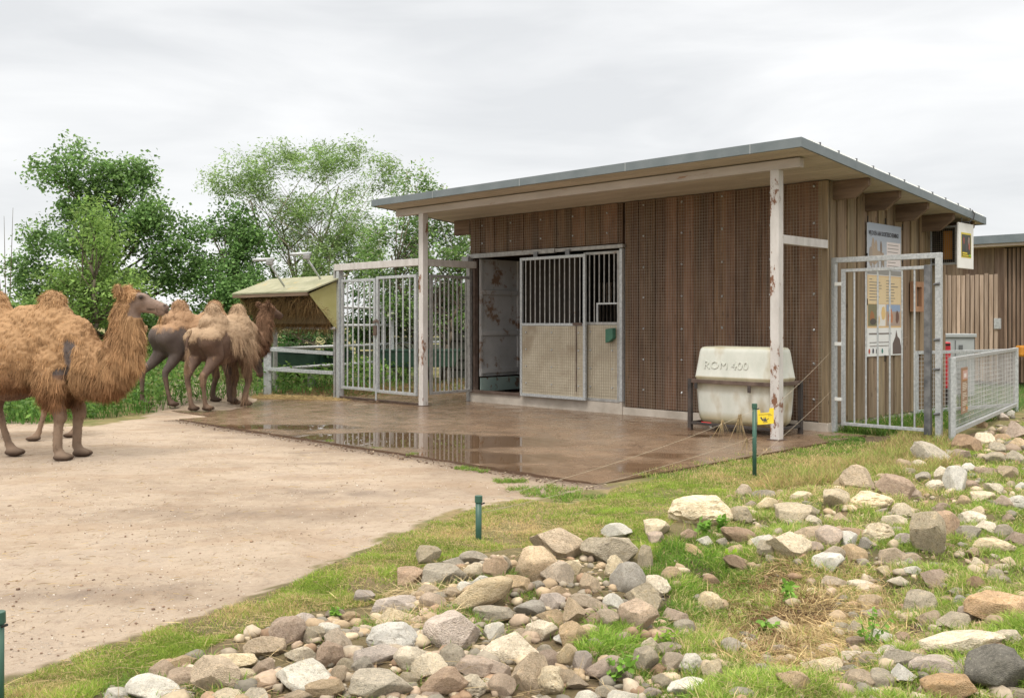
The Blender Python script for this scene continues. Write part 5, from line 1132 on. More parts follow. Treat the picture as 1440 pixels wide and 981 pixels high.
# ------------------------------------------------------------------ trees and shrubs
def leaves(P, size, cols, rs, droop=.3, aspect=.5):
    n = len(P); a = rs.normal(0, 1, (n, 3)); a[:, 2] = a[:, 2] * .5 - droop; a /= np.linalg.norm(a, axis=1, keepdims=True)
    b = rs.normal(0, 1, (n, 3)); b[:, 2] *= .4; b = b - a * (a * b).sum(1, keepdims=True); b /= np.linalg.norm(b, axis=1, keepdims=True)
    L_ = (size * rs.uniform(.6, 1.3, n))[:, None]; W_ = L_ * aspect * .5
    V = np.stack([P, P + a * L_ * .5 + b * W_, P + a * L_, P + a * L_ * .5 - b * W_], 1).reshape(-1, 3)
    F = np.arange(4 * n).reshape(n, 4); return V, F, np.repeat(cols, 4, 0)
def tree(name, label, Y, base_px, blobs, nleaf, leafsize, c1, c2, trunks=1, bark='bark', trad=.12, aspect=.5, droop=.3, spread=.16, seed=1, depth=None, flowers=0, cluster=26, gap=-.1):
    rs = np.random.RandomState(seed); rr = random.Random(seed)
    bx = (base_px - 720) / FPX * Y; z0 = hz(bx, Y); base = Vector((bx, Y, z0))
    t = thing(name, label, 'tree' if 'tree' in name else 'shrub', base)
    bl = []
    for px, py, rx, ry in blobs:
        c = AT(px, py, Y); bl.append((np.array(c) + np.array([0, rs.uniform(-.6, .6), 0]), rx / FPX * Y, ry / FPX * Y))
    vol = np.array([b[1] ** 2 * b[2] for b in bl]) ** .8; vol /= vol.sum()
    nc = max(20, nleaf // cluster); ks = rs.choice(len(bl), nc, p=vol)
    d = rs.normal(0, 1, (nc, 3)); d /= np.linalg.norm(d, axis=1, keepdims=True); rad = rs.uniform(.12, 1.04, nc) ** .55
    C = np.array([bl[k][0] for k in ks]); RX = np.array([bl[k][1] for k in ks]); RZ = np.array([bl[k][2] for k in ks])
    rad = rad * (1 + .13 * np.sin(d[:, 0] * 9 + ks) * np.cos(d[:, 2] * 8))
    C = C + d * rad[:, None] * np.stack([RX, RX * .9, RZ], 1)
    hole = np.array([noise.noise(Vector(c) * 1.15 + Vector((seed, 0, 0))) for c in C]); kk = hole > gap; C = C[kk]; ks = ks[kk]; nc = len(C); C[:, 2] = np.maximum(C[:, 2], z0 + .1)
    # limbs from the trunks to a spread of cluster centres
    mb = MB(); top = max(b[0][2] for b in bl); tips = []
    for k in range(trunks):
        off = Vector((rr.uniform(-.5, .5) * (k > 0) * 1.2, rr.uniform(-.3, .3), 0)); tb = base + off
        tgt = Vector(bl[(k * 3) % len(bl)][0]); tgt = tb.lerp(tgt, .85) if trunks > 1 else Vector(((tb.x * .5 + tgt.x * .5), tb.y, z0 + (top - z0) * .85))
        n = 9; pts = [tb.lerp(tgt, i / n) + Vector((rr.uniform(-.07, .07), rr.uniform(-.05, .05), 0)) * (i > 0) for i in range(n + 1)]
        r0 = trad * rr.uniform(.7, 1); mb.path(pts, [r0 * (1 - .85 * i / n) + .008 for i in range(n + 1)], 7); tips.append((pts, r0))
    for i in rs.choice(nc, min(nc, 90), replace=False):
        e = Vector(C[i]); pts, r0 = tips[rr.randrange(len(tips))]
        j = max(1, min(len(pts) - 2, int((e.z - z0) / max(.5, pts[-1].z - z0) * len(pts) * .62))); s = pts[j]
        m1 = s.lerp(e, .45) + Vector((rr.uniform(-.12, .12), 0, rr.uniform(-.05, .22))); rb = r0 * (1 - .8 * j / len(pts)) * .42 + .006
        mb.path([s, m1, m1.lerp(e, .6) + Vector((0, 0, .05)), e], [rb, rb * .6, rb * .35, .004], 5)
    mb.build('trunk', M[bark], t, smooth=True)
    P = np.repeat(C, cluster, 0); P = P + np.clip(rs.normal(0, 1, P.shape), -1.5, 1.5) * np.array([spread, spread, spread * .8]) * rs.uniform(.4, 1.5, (nc, 1)).repeat(cluster, 0)
    cv = rs.uniform(.6, 1.45, nc).repeat(cluster)[:, None]; f = rs.rand(len(P))[:, None] * .6 + rs.rand(nc).repeat(cluster)[:, None] * .4
    cols = (np.array(c1) * (1 - f) + np.array(c2) * f) * cv * rs.uniform(.8, 1.2, (len(P), 1))
    if flowers:
        k = rs.rand(len(P)) < flowers; cols[k] = np.array([.42, .44, .34]) * rs.uniform(.8, 1.2, (k.sum(), 1))
    V, F, cc = leaves(P, np.full(len(P), leafsize), cols, rs, droop, aspect)
    raw('crown', V, F, M['leaf'], t, cc)
    return t
tree('broadleaf_tree', 'tall dark green broadleaf tree at the left with the highest leafy tip', 27, 150,
     [(115, 215, 26, 20), (95, 245, 40, 25), (160, 250, 42, 28), (195, 245, 26, 22), (110, 285, 55, 32), (185, 295, 55, 36), (225, 310, 38, 30), (70, 335, 42, 28), (240, 350, 36, 30), (150, 340, 60, 40), (210, 390, 55, 38), (60, 400, 50, 35), (140, 420, 70, 42), (45, 445, 45, 35), (215, 450, 50, 40), (258, 330, 22, 20), (268, 380, 26, 30), (30, 370, 26, 18)],
     56000, .105, (.08, .165, .05), (.24, .38, .13), trad=.17, aspect=.7, seed=2, spread=.17, cluster=22, gap=-.16)
tree('young_tree', 'yellow green young tree standing in front of the tall dark tree', 23.5, 130,
     [(140, 300, 26, 26), (125, 340, 40, 32), (160, 360, 36, 34), (110, 385, 50, 32), (60, 405, 38, 26), (165, 410, 48, 32), (95, 440, 60, 30), (30, 425, 32, 22)],
     15000, .11, (.12, .22, .05), (.29, .42, .12), trad=.06, aspect=.42, seed=5, trunks=3, spread=.17, cluster=20)
tree('broadleaf_tree', 'rounded dark green tree between the willow and the tall left tree', 27.5, 325,
     [(320, 315, 45, 32), (300, 345, 42, 34), (350, 350, 36, 34), (320, 390, 55, 36), (290, 425, 42, 30), (355, 420, 45, 32), (325, 450, 60, 30)],
     32000, .10, (.07, .155, .045), (.22, .36, .12), trad=.12, aspect=.7, seed=8, spread=.17, cluster=22)
tree('willow_tree', 'airy light green willow tree with several slender leaning stems', 29, 430,
     [(345, 240, 45, 26), (395, 215, 40, 18), (440, 225, 42, 26), (490, 215, 26, 24), (520, 240, 40, 22), (470, 250, 50, 30), (380, 260, 50, 26), (320, 265, 38, 18), (410, 290, 60, 32), (480, 300, 60, 32), (540, 255, 30, 22), (440, 340, 55, 32), (500, 340, 50, 36), (390, 330, 44, 28), (470, 380, 60, 36), (410, 385, 40, 34), (530, 380, 40, 34)],
     80000, .115, (.14, .24, .07), (.30, .42, .16), trunks=6, bark='bark_pale', trad=.09, aspect=.27, droop=.25, seed=12, spread=.19, cluster=36, gap=.0)
tree('flowering_tree', 'green tree with pale blossom behind the left end of the shed roof', 26, 600,
     [(600, 240, 14, 22), (605, 270, 24, 24), (572, 262, 16, 24), (540, 330, 30, 24), (585, 315, 42, 32), (630, 310, 34, 32), (655, 350, 38, 36), (600, 360, 60, 36), (545, 370, 34, 30), (560, 410, 46, 36), (620, 400, 50, 40), (655, 262, 8, 12), (590, 440, 80, 34)],
     34000, .105, (.08, .17, .045), (.23, .36, .11), trunks=3, trad=.09, aspect=.45, seed=17, flowers=.14, spread=.16, cluster=22)
tree('low_shrub', 'low bright shrub at the left edge beside the yellow green young tree', 21.5, 20,
     [(10, 420, 26, 20), (35, 440, 34, 22), (5, 455, 40, 22), (70, 462, 40, 18)], 5000, .1, (.06, .13, .03), (.16, .26, .07), trad=.03, aspect=.45, seed=23, trunks=3, spread=.14)
tree('bush', 'dark green bush under the hay feeder', 24.5, 425, [(390, 470, 40, 22), (440, 470, 44, 22), (415, 490, 55, 18), (470, 478, 30, 24)], 5500, .1, (.025, .075, .02), (.075, .16, .04), trad=.03, aspect=.6, seed=25, trunks=3, spread=.15)
tree('bush', 'leafy bush seen through the bars of the double yard gate', 26.5, 560, [(500, 430, 26, 34), (560, 440, 40, 34), (520, 465, 40, 22), (600, 430, 30, 34)], 6500, .1, (.03, .08, .02), (.09, .18, .045), trad=.03, aspect=.6, seed=27, trunks=3, spread=.15)
# bare twigs at the left edge
g = at2(8, 24); mb = MB()
for i in range(5): mb.path([g + Vector((i * .06, 0, 0)), g + Vector((.1 * i - .3, 0, 2.0)), g + Vector((.22 * i - .7, 0, 3.6 + .2 * i))], [.02, .014, .004], 5)
mb.single('bare_sapling', 'thin leafless sapling at the left picture edge', 'sapling', M['bark'], g)
# low leafy growth on the bank behind the camels
def scatter(poly, n, rs, dens=None, yexp=1.5):
    xs = [p[0] for p in poly]; ys = [p[1] for p in poly]; out = []
    x0, x1, y0, y1 = min(xs), max(xs), min(ys), max(ys); got = 0
    while got < n:
        u = rs.rand(n * 2); a = 1 - yexp
        y = (y0 ** a + u * (y1 ** a - y0 ** a)) ** (1 / a) if yexp != 1 else y0 * (y1 / y0) ** u
        x = rs.uniform(x0, x1, n * 2); k = inpoly(x, y, poly)
        if dens is not None: k &= rs.rand(n * 2) < dens(x, y)
        x, y = x[k], y[k]; out.append(np.stack([x, y], 1)); got += len(x)
    return np.concatenate(out)[:n]
rs = np.random.RandomState(31)
bank = [(-18, 14.9), (-9.5, 15.15), (-7.6, 15.5), (-6.9, 16.3), (-5.6, 19.4), (-5.35, 21.2), (-3.7, 21.8), (-2.2, 25.5), (-3, 32), (-24, 32)]
n = 42000; Q = scatter(bank, n, rs, None, 2.2); th = .18 + .16 * (fn(Q[:, 0], Q[:, 1], 1.3, 2) + 1) + .25 * np.clip((Q[:, 1] - 17.5) / 4, 0, 1)
zz = terrain(Q[:, 0], Q[:, 1]) + rs.rand(n) ** .6 * th
P = np.stack([Q[:, 0], Q[:, 1], zz], 1); f = rs.rand(n)[:, None]; patch = (.5 + .5 * fn(Q[:, 0], Q[:, 1], 2.3, 6))[:, None]
cols = (np.array([.045, .12, .022]) * (1 - f) + np.array([.18, .31, .065]) * f) * (.55 + .8 * patch)
V, F, cc = leaves(P, np.full(n, .11), cols, rs, -.1, .5)
tag(raw('ground_cover', V, F, M['leaf'], None, cc), 'dense leafy weeds on the bank behind the camels', 'weeds', kind='stuff')
n = 16000; Q = scatter(bank, n, rs, None, 2.6); P = np.stack([Q[:, 0], Q[:, 1], terrain(Q[:, 0], Q[:, 1])], 1)
D = np.stack([rs.normal(0, .25, n), rs.normal(0, .25, n), np.ones(n)], 1); C_ = np.array([.10, .22, .045]) * rs.uniform(.5, 1.5, (n, 1))
V, F, cc = strands(P, D, rs.uniform(.2, .55, n), np.full(n, .016), C_, .3)
tag(raw('bank_grass', V, F, M['grass'], None, cc), 'long green grass on the bank behind the camels', 'grass', kind='stuff')
# brown heap of old grass under the rails
hp_ = [tuple(B(*q)[:2]) for q in ((-12.6, -1.9), (-10.2, -1.2), (-9.5, 1.5), (-8.2, 6), (-11, 8), (-14, 2))]
n = 9000; Q = scatter(hp_, n, rs, None, 1.2); P = np.stack([Q[:, 0], Q[:, 1], terrain(Q[:, 0], Q[:, 1])], 1)
D = np.stack([rs.normal(0, .8, n), rs.normal(0, .8, n), rs.uniform(.1, .8, n)], 1); C_ = np.array([.25, .165, .085]) * rs.uniform(.4, 1.3, (n, 1)); C_[rs.rand(n) < .22] = (.09, .19, .04)
V, F, cc = strands(P, D, rs.uniform(.12, .4, n), np.full(n, .014), C_, .4)
tag(raw('dead_grass', V, F, M['grass'], None, cc), 'brown dead grass under the rails behind the feeder', 'dead grass', kind='stuff')
hs = [tuple(B(*q)[:2]) for q in ((-12.2, -3.2), (-10.3, -2.2), (-9.6, -1.6), (-10.4, -1.5), (-12.4, -2.0))]
n = 3500; Q = scatter(hs, n, rs, None, 1.2); P = np.stack([Q[:, 0], Q[:, 1], np.full(n, -.0)], 1)
D = np.stack([rs.normal(0, 1, n), rs.normal(0, 1, n), rs.uniform(0, .18, n)], 1); C_ = np.array([.50, .38, .19]) * rs.uniform(.6, 1.3, (n, 1))
V, F, cc = strands(P, D, rs.uniform(.05, .2, n), np.full(n, .007), C_, .05)
tag(raw('loose_straw', V, F, M['hay'], None, cc), 'pale loose straw spilled below the hay feeder', 'straw', kind='stuff')
# green rushes and grass along the hut and behind the mesh fence
pl_ = gp([(1262, 575), (1300, 600), (1340, 604), (1440, 575), (1700, 545), (1440, 528), (1290, 545)]); pl_ = [q for q in pl_]
n = 15000; Q = scatter(pl_, n, rs, None, 1.6); P = np.stack([Q[:, 0], Q[:, 1], terrain(Q[:, 0], Q[:, 1])], 1)
D = np.stack([rs.normal(0, .22, n), rs.normal(0, .22, n), np.ones(n)], 1); C_ = np.array([.10, .20, .045]) * rs.uniform(.5, 1.6, (n, 1))
V, F, cc = strands(P, D, rs.uniform(.06, .22, n), np.full(n, .008), C_, .3)
tag(raw('fence_grass', V, F, M['grass'], None, cc), 'green grass behind the mesh fence', 'grass', kind='stuff')
# ------------------------------------------------------------------ rocks
def rockmesh(seed, flat=1.0, angular=.5, pitted=0, sub=4):
    r_ = random.Random(seed); bm = bmesh.new(); bmesh.ops.create_icosphere(bm, subdivisions=sub, radius=1)
    planes = []
    for i in range(int(6 + 11 * angular)):
        d = Vector((r_.gauss(0, 1), r_.gauss(0, 1), r_.gauss(0, .8))).normalized(); planes.append((d, r_.uniform(.5, .82) if angular > .5 else r_.uniform(.62, .86) if angular > .3 else r_.uniform(.78, .95)))
    o = r_.uniform(0, 50)
    for v in bm.verts:
        p = v.co.copy()
        for d, k in planes:
            q = p.dot(d)
            if q > k: p -= d * (q - k) * (.98 if angular > .5 else .9 if angular > .3 else .7)
        p *= 1 + (.04 if angular > .5 else .09) * noise.noise(p * 1.3 + Vector((o, 0, 0))) + .05 * noise.noise(p * 3.5 + Vector((0, o, 0))) + .02 * noise.noise(p * 9 + Vector((0, 0, o)))
        if pitted:
            c = noise.noise(p * 5 + Vector((o, o, 0))); p *= 1 - pitted * max(0, c - .15) * .5 + .03 * noise.noise(p * 12)
        v.co = p
    me = bpy.data.meshes.new('rock'); bm.to_mesh(me); bm.free()
    n = len(me.vertices); V = np.empty(n * 3, np.float32); me.vertices.foreach_get('co', V); V = V.reshape(-1, 3); V = V / np.abs(V).max(0); me.vertices.foreach_set('co', V.ravel())
    ca = me.color_attributes.new('Col', 'FLOAT_COLOR', 'POINT'); c = np.ones((n, 4), np.float32)
    c[:, :3] = np.array([1 + .2 * noise.noise(Vector(v) * 1.1 + Vector((o, 3, 0))) + .1 * noise.noise(Vector(v) * 4) for v in V.tolist()])[:, None]; ca.data.foreach_set('color', c.ravel())
    me.polygons.foreach_set('use_smooth', np.ones(len(me.polygons), bool)); me.materials.append(M['rock_tan'])
    if angular > .3 and hasattr(me, 'set_sharp_from_angle'): me.set_sharp_from_angle(angle=R(30))
    return me
RM = {'round': [rockmesh(i, angular=.6 if i % 2 else .34) for i in range(7)], 'ang': [rockmesh(20 + i, angular=.8) for i in range(12)], 'pit': [rockmesh(50 + i, angular=.35, pitted=.7) for i in range(6)]}
KIND = {'t': ('rock_tan', 'tan'), 'g': ('rock_grey', 'grey'), 'c': ('rock_cream', 'cream'), 'w': ('rock_white', 'white'), 'b': ('rock_brown', 'brown'), 'o': ('rock_orange', 'orange brown'), 'p': ('rock_pink', 'pinkish'), 'd': ('rock_dark', 'dark grey'), 'y': ('rock_ochre', 'ochre')}
# centre x, centre y, width, height on the photograph, colour, form (r round, a angular, p pitted), tilt
RK = '''260 930 42 22 t a|320 930 70 34 c a|305 952 64 52 t a|255 956 50 34 o r|215 970 72 38 w r|162 977 32 20 w r|372 910 52 40 t a|405 889 44 44 b r|428 873 26 22 p r|440 895 30 28 g a|374 941 32 30 o r|342 950 32 20 c r
430 952 78 48 w a|467 922 38 38 b r|420 921 40 24 c a|365 965 48 24 b a|460 970 52 30 t a|245 977 54 18 p r|580 810 38 34 b r|600 788 34 24 g a|627 808 56 38 g r|640 791 30 16 g a|666 784 34 18 g r|668 804 28 24 c r|697 801 32 36 o r
674 840 88 40 y r -22|713 797 15 28 g a|634 833 26 18 t a|656 826 24 18 w r|675 818 24 16 w r|600 831 32 22 t a|514 838 26 20 p a|474 864 28 17 b r|560 850 66 26 p a|557 868 52 26 c a|554 896 64 44 w p|640 885 78 70 p a 12|527 922 60 38 p a
578 926 42 32 c r|537 963 76 46 g r|477 949 26 26 t r|480 906 48 32 t a 25|606 940 46 38 c a|624 961 64 40 b r -15|667 937 58 26 p r 10|715 913 72 46 c a|666 964 38 30 c p|706 965 34 34 o r|512 938 30 28 g a -30|573 957 32 24 g a|605 977 26 14 p r
698 865 56 26 g a|500 890 18 18 p a|784 767 72 46 t a 14|756 795 60 50 t r|862 776 78 42 g r|869 750 40 20 w a|781 808 46 36 t a|808 797 26 24 c r|730 822 42 28 g a|864 800 26 34 c p|882 815 40 46 d r 40|905 788 22 38 g a|832 822 30 30 t a
744 856 42 26 d a|777 845 34 24 p a|784 832 32 18 t a|828 848 52 28 t a 28|862 849 25 27 w r|778 868 44 22 g a|808 862 32 38 g a|762 888 40 30 c a|793 898 28 24 w a|808 893 34 46 t r -20|744 949 48 62 t a 15|797 925 28 36 y r|772 930 32 26 b r
856 944 58 38 b r|778 960 36 42 c p|797 954 26 32 g a|818 935 26 34 p a|898 869 50 46 o a|906 843 50 38 g a|920 823 40 28 c p|733 890 30 18 g a|908 930 32 38 g a|930 893 34 22 g a|990 721 86 44 c p|1043 727 32 28 g p|924 741 32 26 c r|923 756 20 22 p r
975 778 32 15 y r 25|1034 780 22 18 t a|1043 757 52 26 b r 25|1073 762 28 21 w a|1120 723 52 36 g r|1141 717 26 22 g a|1077 711 30 19 c r|1073 695 30 18 d a|1045 691 20 18 t r|1128 698 31 19 c a|1112 760 62 40 c a 12|1142 752 42 28 t a|1166 757 34 32 p r|1172 780 28 22 t r
1165 801 40 28 w a|1172 702 40 32 g a 20|1080 787 26 24 g a|1105 798 28 22 c p|1040 808 48 18 b a 35|998 849 34 29 c p|1000 817 22 15 b r|942 810 28 20 t r|953 869 38 26 p a|962 885 28 26 g r|939 913 34 24 g a|945 933 30 28 t a|970 933 30 30 w p|926 945 22 20 b a
1001 945 26 36 c a|1028 956 32 18 d a|1028 910 26 26 g r|1014 931 32 12 g r|1014 893 24 12 c r|1052 902 22 16 c p|964 966 56 34 w a|932 960 30 24 g a|1114 962 50 40 t a 22|1158 936 58 28 c a|1078 948 22 24 g a|1096 914 22 18 t a|912 975 32 16 p r|915 912 24 32 c a
1363 627 40 28 b a|1311 642 54 26 g r 28|1388 622 30 24 c a|1335 639 26 16 g a|1259 686 50 34 b r 22|1208 677 48 36 t a 25|1292 654 24 13 c r 20|1185 680 26 18 y a|1343 679 30 42 w a|1365 660 24 16 w r|1325 667 24 26 c a|1316 685 24 20 c p|1296 671 22 15 g a
1393 665 38 20 o a 20|1417 665 24 20 g a|1398 690 40 20 c a 30|1367 685 22 16 b r|1384 698 32 18 c r|1409 704 30 20 p a|1432 706 24 20 w p|1436 685 16 12 w r|1221 704 56 26 c p|1307 754 44 62 g a -25|1327 742 40 40 b r|1361 752 34 22 d a|1367 731 34 22 c p|1388 743 30 22 c a
1238 750 40 28 c p|1198 748 42 20 b a|1191 760 24 22 w a|1200 780 34 26 t r|1255 773 40 28 t a|1270 758 24 24 p a|1217 764 18 16 d r|1268 718 30 20 c p|1257 733 34 18 c a|1396 767 52 20 c p|1430 760 26 22 b a|1430 628 32 22 t a|1430 608 36 26 b a|1408 616 24 16 o a|1395 645 34 20 g a|1425 645 30 20 g a
1376 718 16 14 c a|1322 716 26 16 b r|1287 697 22 18 p a|1211 823 36 19 c a|1176 821 36 20 t a|1283 803 22 14 w r|1318 796 22 16 d r|1327 812 24 12 y r|1262 828 32 14 c a|1289 850 48 36 g a|1236 866 32 20 b a|1280 868 34 20 c a|1344 876 48 30 g a|1359 864 30 24 p r
1404 860 80 48 o a|1352 903 106 46 c a -8|1418 899 36 26 c a|1277 930 56 32 g a|1326 940 84 36 p a|1402 950 92 66 d r|1270 953 34 28 w a|1334 969 76 46 o a|1207 958 52 30 t r|1190 945 40 22 g a|1258 975 62 18 t a|1424 977 52 24 g r|1290 907 26 18 t a|1199 976 42 16 g r|1352 848 30 20 d a|1370 820 26 22 b a|1393 832 30 16 c a|1432 825 20 16 t a
1345 838 22 14 g a|1230 975 30 18 w p|1300 640 22 14 t a|1352 640 24 16 b r|1405 632 26 18 g a'''
special = {(640, 885): 'big squarish pink tan rock, the largest block left of centre in the front pile', (674, 840): 'long ochre rock lying slanted above the big squarish pink block', (784, 767): 'large tan brown boulder topping the front pile, right of the short green stub',
 (862, 776): 'large flat grey boulder at the top right of the front pile', (990, 721): 'big flat pitted cream slab, uppermost in the grass right of the front pile', (1402, 950): 'big dark grey boulder with pale lichen spots in the bottom right corner', (1352, 903): 'long cream boulder lying behind the dark lichen spotted boulder',
 (1404, 860): 'orange tan ledge of rock at the right edge above the long cream boulder', (1334, 969): 'orange brown wedge rock at the bottom, left of the dark lichen spotted boulder', (554, 896): 'white pitted rock with holes in the front pile', (744, 949): 'upright tan egg shaped rock at the bottom middle',
 (1307, 754): 'tall tilted grey slab among the grass on the right', (627, 808): 'rounded greenish grey boulder at the upper left of the front pile', (697, 801): 'upright orange brown stone below the short green stub', (882, 815): 'dark grey oval stone standing tilted under the flat grey boulder',
 (898, 869): 'orange brown cracked block at the right side of the front pile', (1112, 760): 'large cream topped block in the middle of the right hand rubble', (1259, 686): 'smooth reddish brown boulder in dry grass below the side gate', (1311, 642): 'long grey boulder slanting down near the mesh fence post',
 (537, 963): 'large grey dome shaped rock at the bottom left of centre', (305, 952): 'large tan block with small dark spots at the lower left', (430, 952): 'large whitish angular rock at the bottom left', (215, 970): 'smooth white rock at the far left end of the pile', (715, 913): 'large cream tan block right of the big squarish pink block',
 (856, 944): 'broad smooth pink brown rock at the bottom right of the front pile', (862, 849): 'small bright white egg shaped stone in the grass below the dark oval stone', (756, 795): 'large rounded tan rock just left under the topmost boulder', (1343, 679): 'chalk white rock standing upright below the mesh fence'}
marks = [(640, 885, 'the big squarish pink block'), (674, 840, 'the long ochre rock'), (784, 767, 'the topmost tan boulder'), (862, 776, 'the flat grey boulder'), (990, 721, 'the pitted cream slab'), (1402, 950, 'the dark lichen boulder'), (1352, 903, 'the long cream boulder'), (554, 896, 'the white rock with holes'),
 (744, 949, 'the upright egg shaped rock'), (1307, 754, 'the tall tilted grey slab'), (627, 808, 'the greenish grey boulder'), (898, 869, 'the cracked orange block'), (1112, 760, 'the cream topped block'), (1259, 686, 'the smooth reddish boulder'), (1311, 642, 'the long grey boulder'), (537, 963, 'the grey dome rock'),
 (305, 952, 'the spotted tan block'), (430, 952, 'the whitish angular rock'), (1343, 679, 'the chalk white rock'), (1165, 801, 'the low white rock by the straw'), (998, 849, 'the cream stone in the bare soil'), (1289, 850, 'the faceted grey rock'), (1001, 945, 'the pointed cream stone')]
GRP = 'rocks of the loose rubble bank'
used = {}; placed = []; nrock = 0
def hsh(a, b): return (int(a) * 7919 + int(b) * 104729) % 997
def putrock(px, py, wpx, hpx, kind, form, tilt, label, extra=0):
    global nrock
    g = onground(px, py + hpx * .36); Y = g.y; s = Y / FPX
    fac = math.sin(math.atan2(CAMH, Y))                      # how steeply we look down
    W_ = wpx * s; Hpx = hpx * s
    dep = min(W_, max(.55 * W_, Hpx * 1.1)); hgt = max(.35 * min(W_, Hpx * 1.3), (Hpx - dep * fac * .62)) * .95
    lst = RM[{'r': 'round', 'a': 'ang', 'p': 'pit'}[form]]; me = lst[hsh(px, py) % len(lst)]
    o = bpy.data.objects.new('rock', me); COL.objects.link(o)
    c = Vector(AT(px, py, Y + dep * .25)); zg = hz(c.x, c.y)
    zc = max(zg + hgt * .30, min(zg + hgt * .55 + .12, zg + hgt * .38))
    o.location = (c.x, c.y, zc); flip = 1 if hsh(py, px) % 2 else -1
    o.rotation_euler = Euler((R(rng.uniform(-8, 8)), R(tilt + rng.uniform(-4, 4)), R(rng.uniform(-22, 22) + (180 if flip < 0 else 0))))
    if flip < 0: o.rotation_euler[1] = -o.rotation_euler[1]
    o.scale = (W_ * .60, dep * .60, hgt * .72)
    o.material_slots[0].link = 'OBJECT'; o.material_slots[0].material = M[KIND[kind][0]]
    tag(o, label, 'rock', GRP); placed.append((c.x, c.y, max(W_, dep) / 2)); nrock += 1
    return o
specs = []
for tok in RK.replace('\n', '|').split('|'):
    q = tok.split()
    if len(q) < 6: continue
    specs.append((float(q[0]), float(q[1]), float(q[2]), float(q[3]), 't' if q[4] == 'g' and hsh(float(q[0]), float(q[1])) % 5 == 0 and float(q[2]) < 50 else q[4], q[5], float(q[6]) if len(q) > 6 else 0))
dup = {}
def describe(px, py, w_, h_, k, f, extra=''):
    if (int(px), int(py)) in special: return special[(int(px), int(py))]
    best = sorted(marks, key=lambda m: (m[0] - px) ** 2 + ((m[1] - py) * 1.5) ** 2); m = best[0] if (best[0][0], best[0][1]) != (px, py) else best[1]
    dx, dy = px - m[0], py - m[1]
    size = 'tiny' if w_ < 21 else 'small' if w_ < 31 else 'medium' if w_ < 45 else 'large'
    form = {'r': 'rounded', 'a': 'angular', 'p': 'pitted'}[f]
    if abs(dx) > 2.2 * abs(dy): d = ('just ' if abs(dx) < 45 else 'well ' if abs(dx) > 95 else '') + ('right of' if dx > 0 else 'left of')
    elif abs(dy) > 1.2 * abs(dx): d = ('just ' if abs(dy) < 30 else 'well ' if abs(dy) > 70 else '') + ('below' if dy > 0 else 'above')
    else: d = ('lower' if dy > 0 else 'upper') + (' right of' if dx > 0 else ' left of')
    return f'{size} {form} {KIND[k][1]} stone {d} {m[2]}'
labs = [describe(*s[:6]) for s in specs]
cnt = {}
for l in labs: cnt[l] = cnt.get(l, 0) + 1
seen = {}
specs2 = list(zip(specs, labs))
for i, (s, l) in enumerate(specs2):
    if cnt[l] > 1:
        same = [t_ for t_, l2 in specs2 if l2 == l]; xs = sorted(t_[0] for t_ in same); r_ = xs.index(s[0])
        l = l + (', leftmost such stone' if r_ == 0 else ', rightmost such stone' if r_ == len(xs) - 1 else ', middle one of three')
    o = putrock(*s[:7], l)
    if (s[0], s[1]) == (1402, 950): o.material_slots[0].material = M['rock_lichen']
# filler stones between the larger ones
pile = [(150, 1010), (160, 965), (330, 905), (440, 860), (545, 860), (580, 800), (700, 775), (890, 765), (930, 820), (960, 900), (1010, 1010)]
right = [(940, 765), (1030, 690), (1180, 690), (1290, 640), (1440, 560), (1440, 990), (1150, 990), (1180, 900), (1230, 800), (1100, 800)]
rs = np.random.RandomState(77); m = 0; tries = 0
fill = []
while nrock < 296 and tries < 9000:
    tries += 1
    pl2 = pile if tries % 3 == 0 else right
    x = rs.uniform(min(p[0] for p in pl2), max(p[0] for p in pl2)); y = rs.uniform(min(p[1] for p in pl2), max(p[1] for p in pl2))
    if not inpoly(np.array([x]), np.array([y]), pl2)[0]: continue
    if any(abs(x - s[0]) < s[2] * .42 + 4 and abs(y - s[1]) < s[3] * .42 + 4 for s in specs): continue
    wd = rs.uniform(18, 32) * (.6 + (y - 600) / 500); ht = wd * rs.uniform(.6, .9); k = rs.choice(list('tgcbpgtow'))
    zone = 'in the gaps of the front rubble pile' if pl2 is pile else 'scattered in the grass of the right hand bank'
    f_ = rs.choice(list('raa')); o = putrock(x, y, wd, ht, k, f_, rs.uniform(-15, 15), 'x'); o['group'] = 'small filler stones ' + zone; specs.append((x, y, wd, ht, k, 'a', 0)); fill.append((x, y, wd, ht, k, f_, o))
ORD = ['first', 'second', 'third', 'fourth', 'fifth', 'sixth', 'seventh', 'eighth', 'ninth', 'tenth', 'eleventh', 'twelfth']
fl = {}
for q in fill: fl.setdefault(describe(*q[:6]) + ', in a gap', []).append(q)
for l, qs in fl.items():
    qs.sort(key=lambda q: q[0])
    for i, q in enumerate(qs): q[6]['label'] = l if len(qs) == 1 else l + f', {ORD[min(i, 11)]} from left'
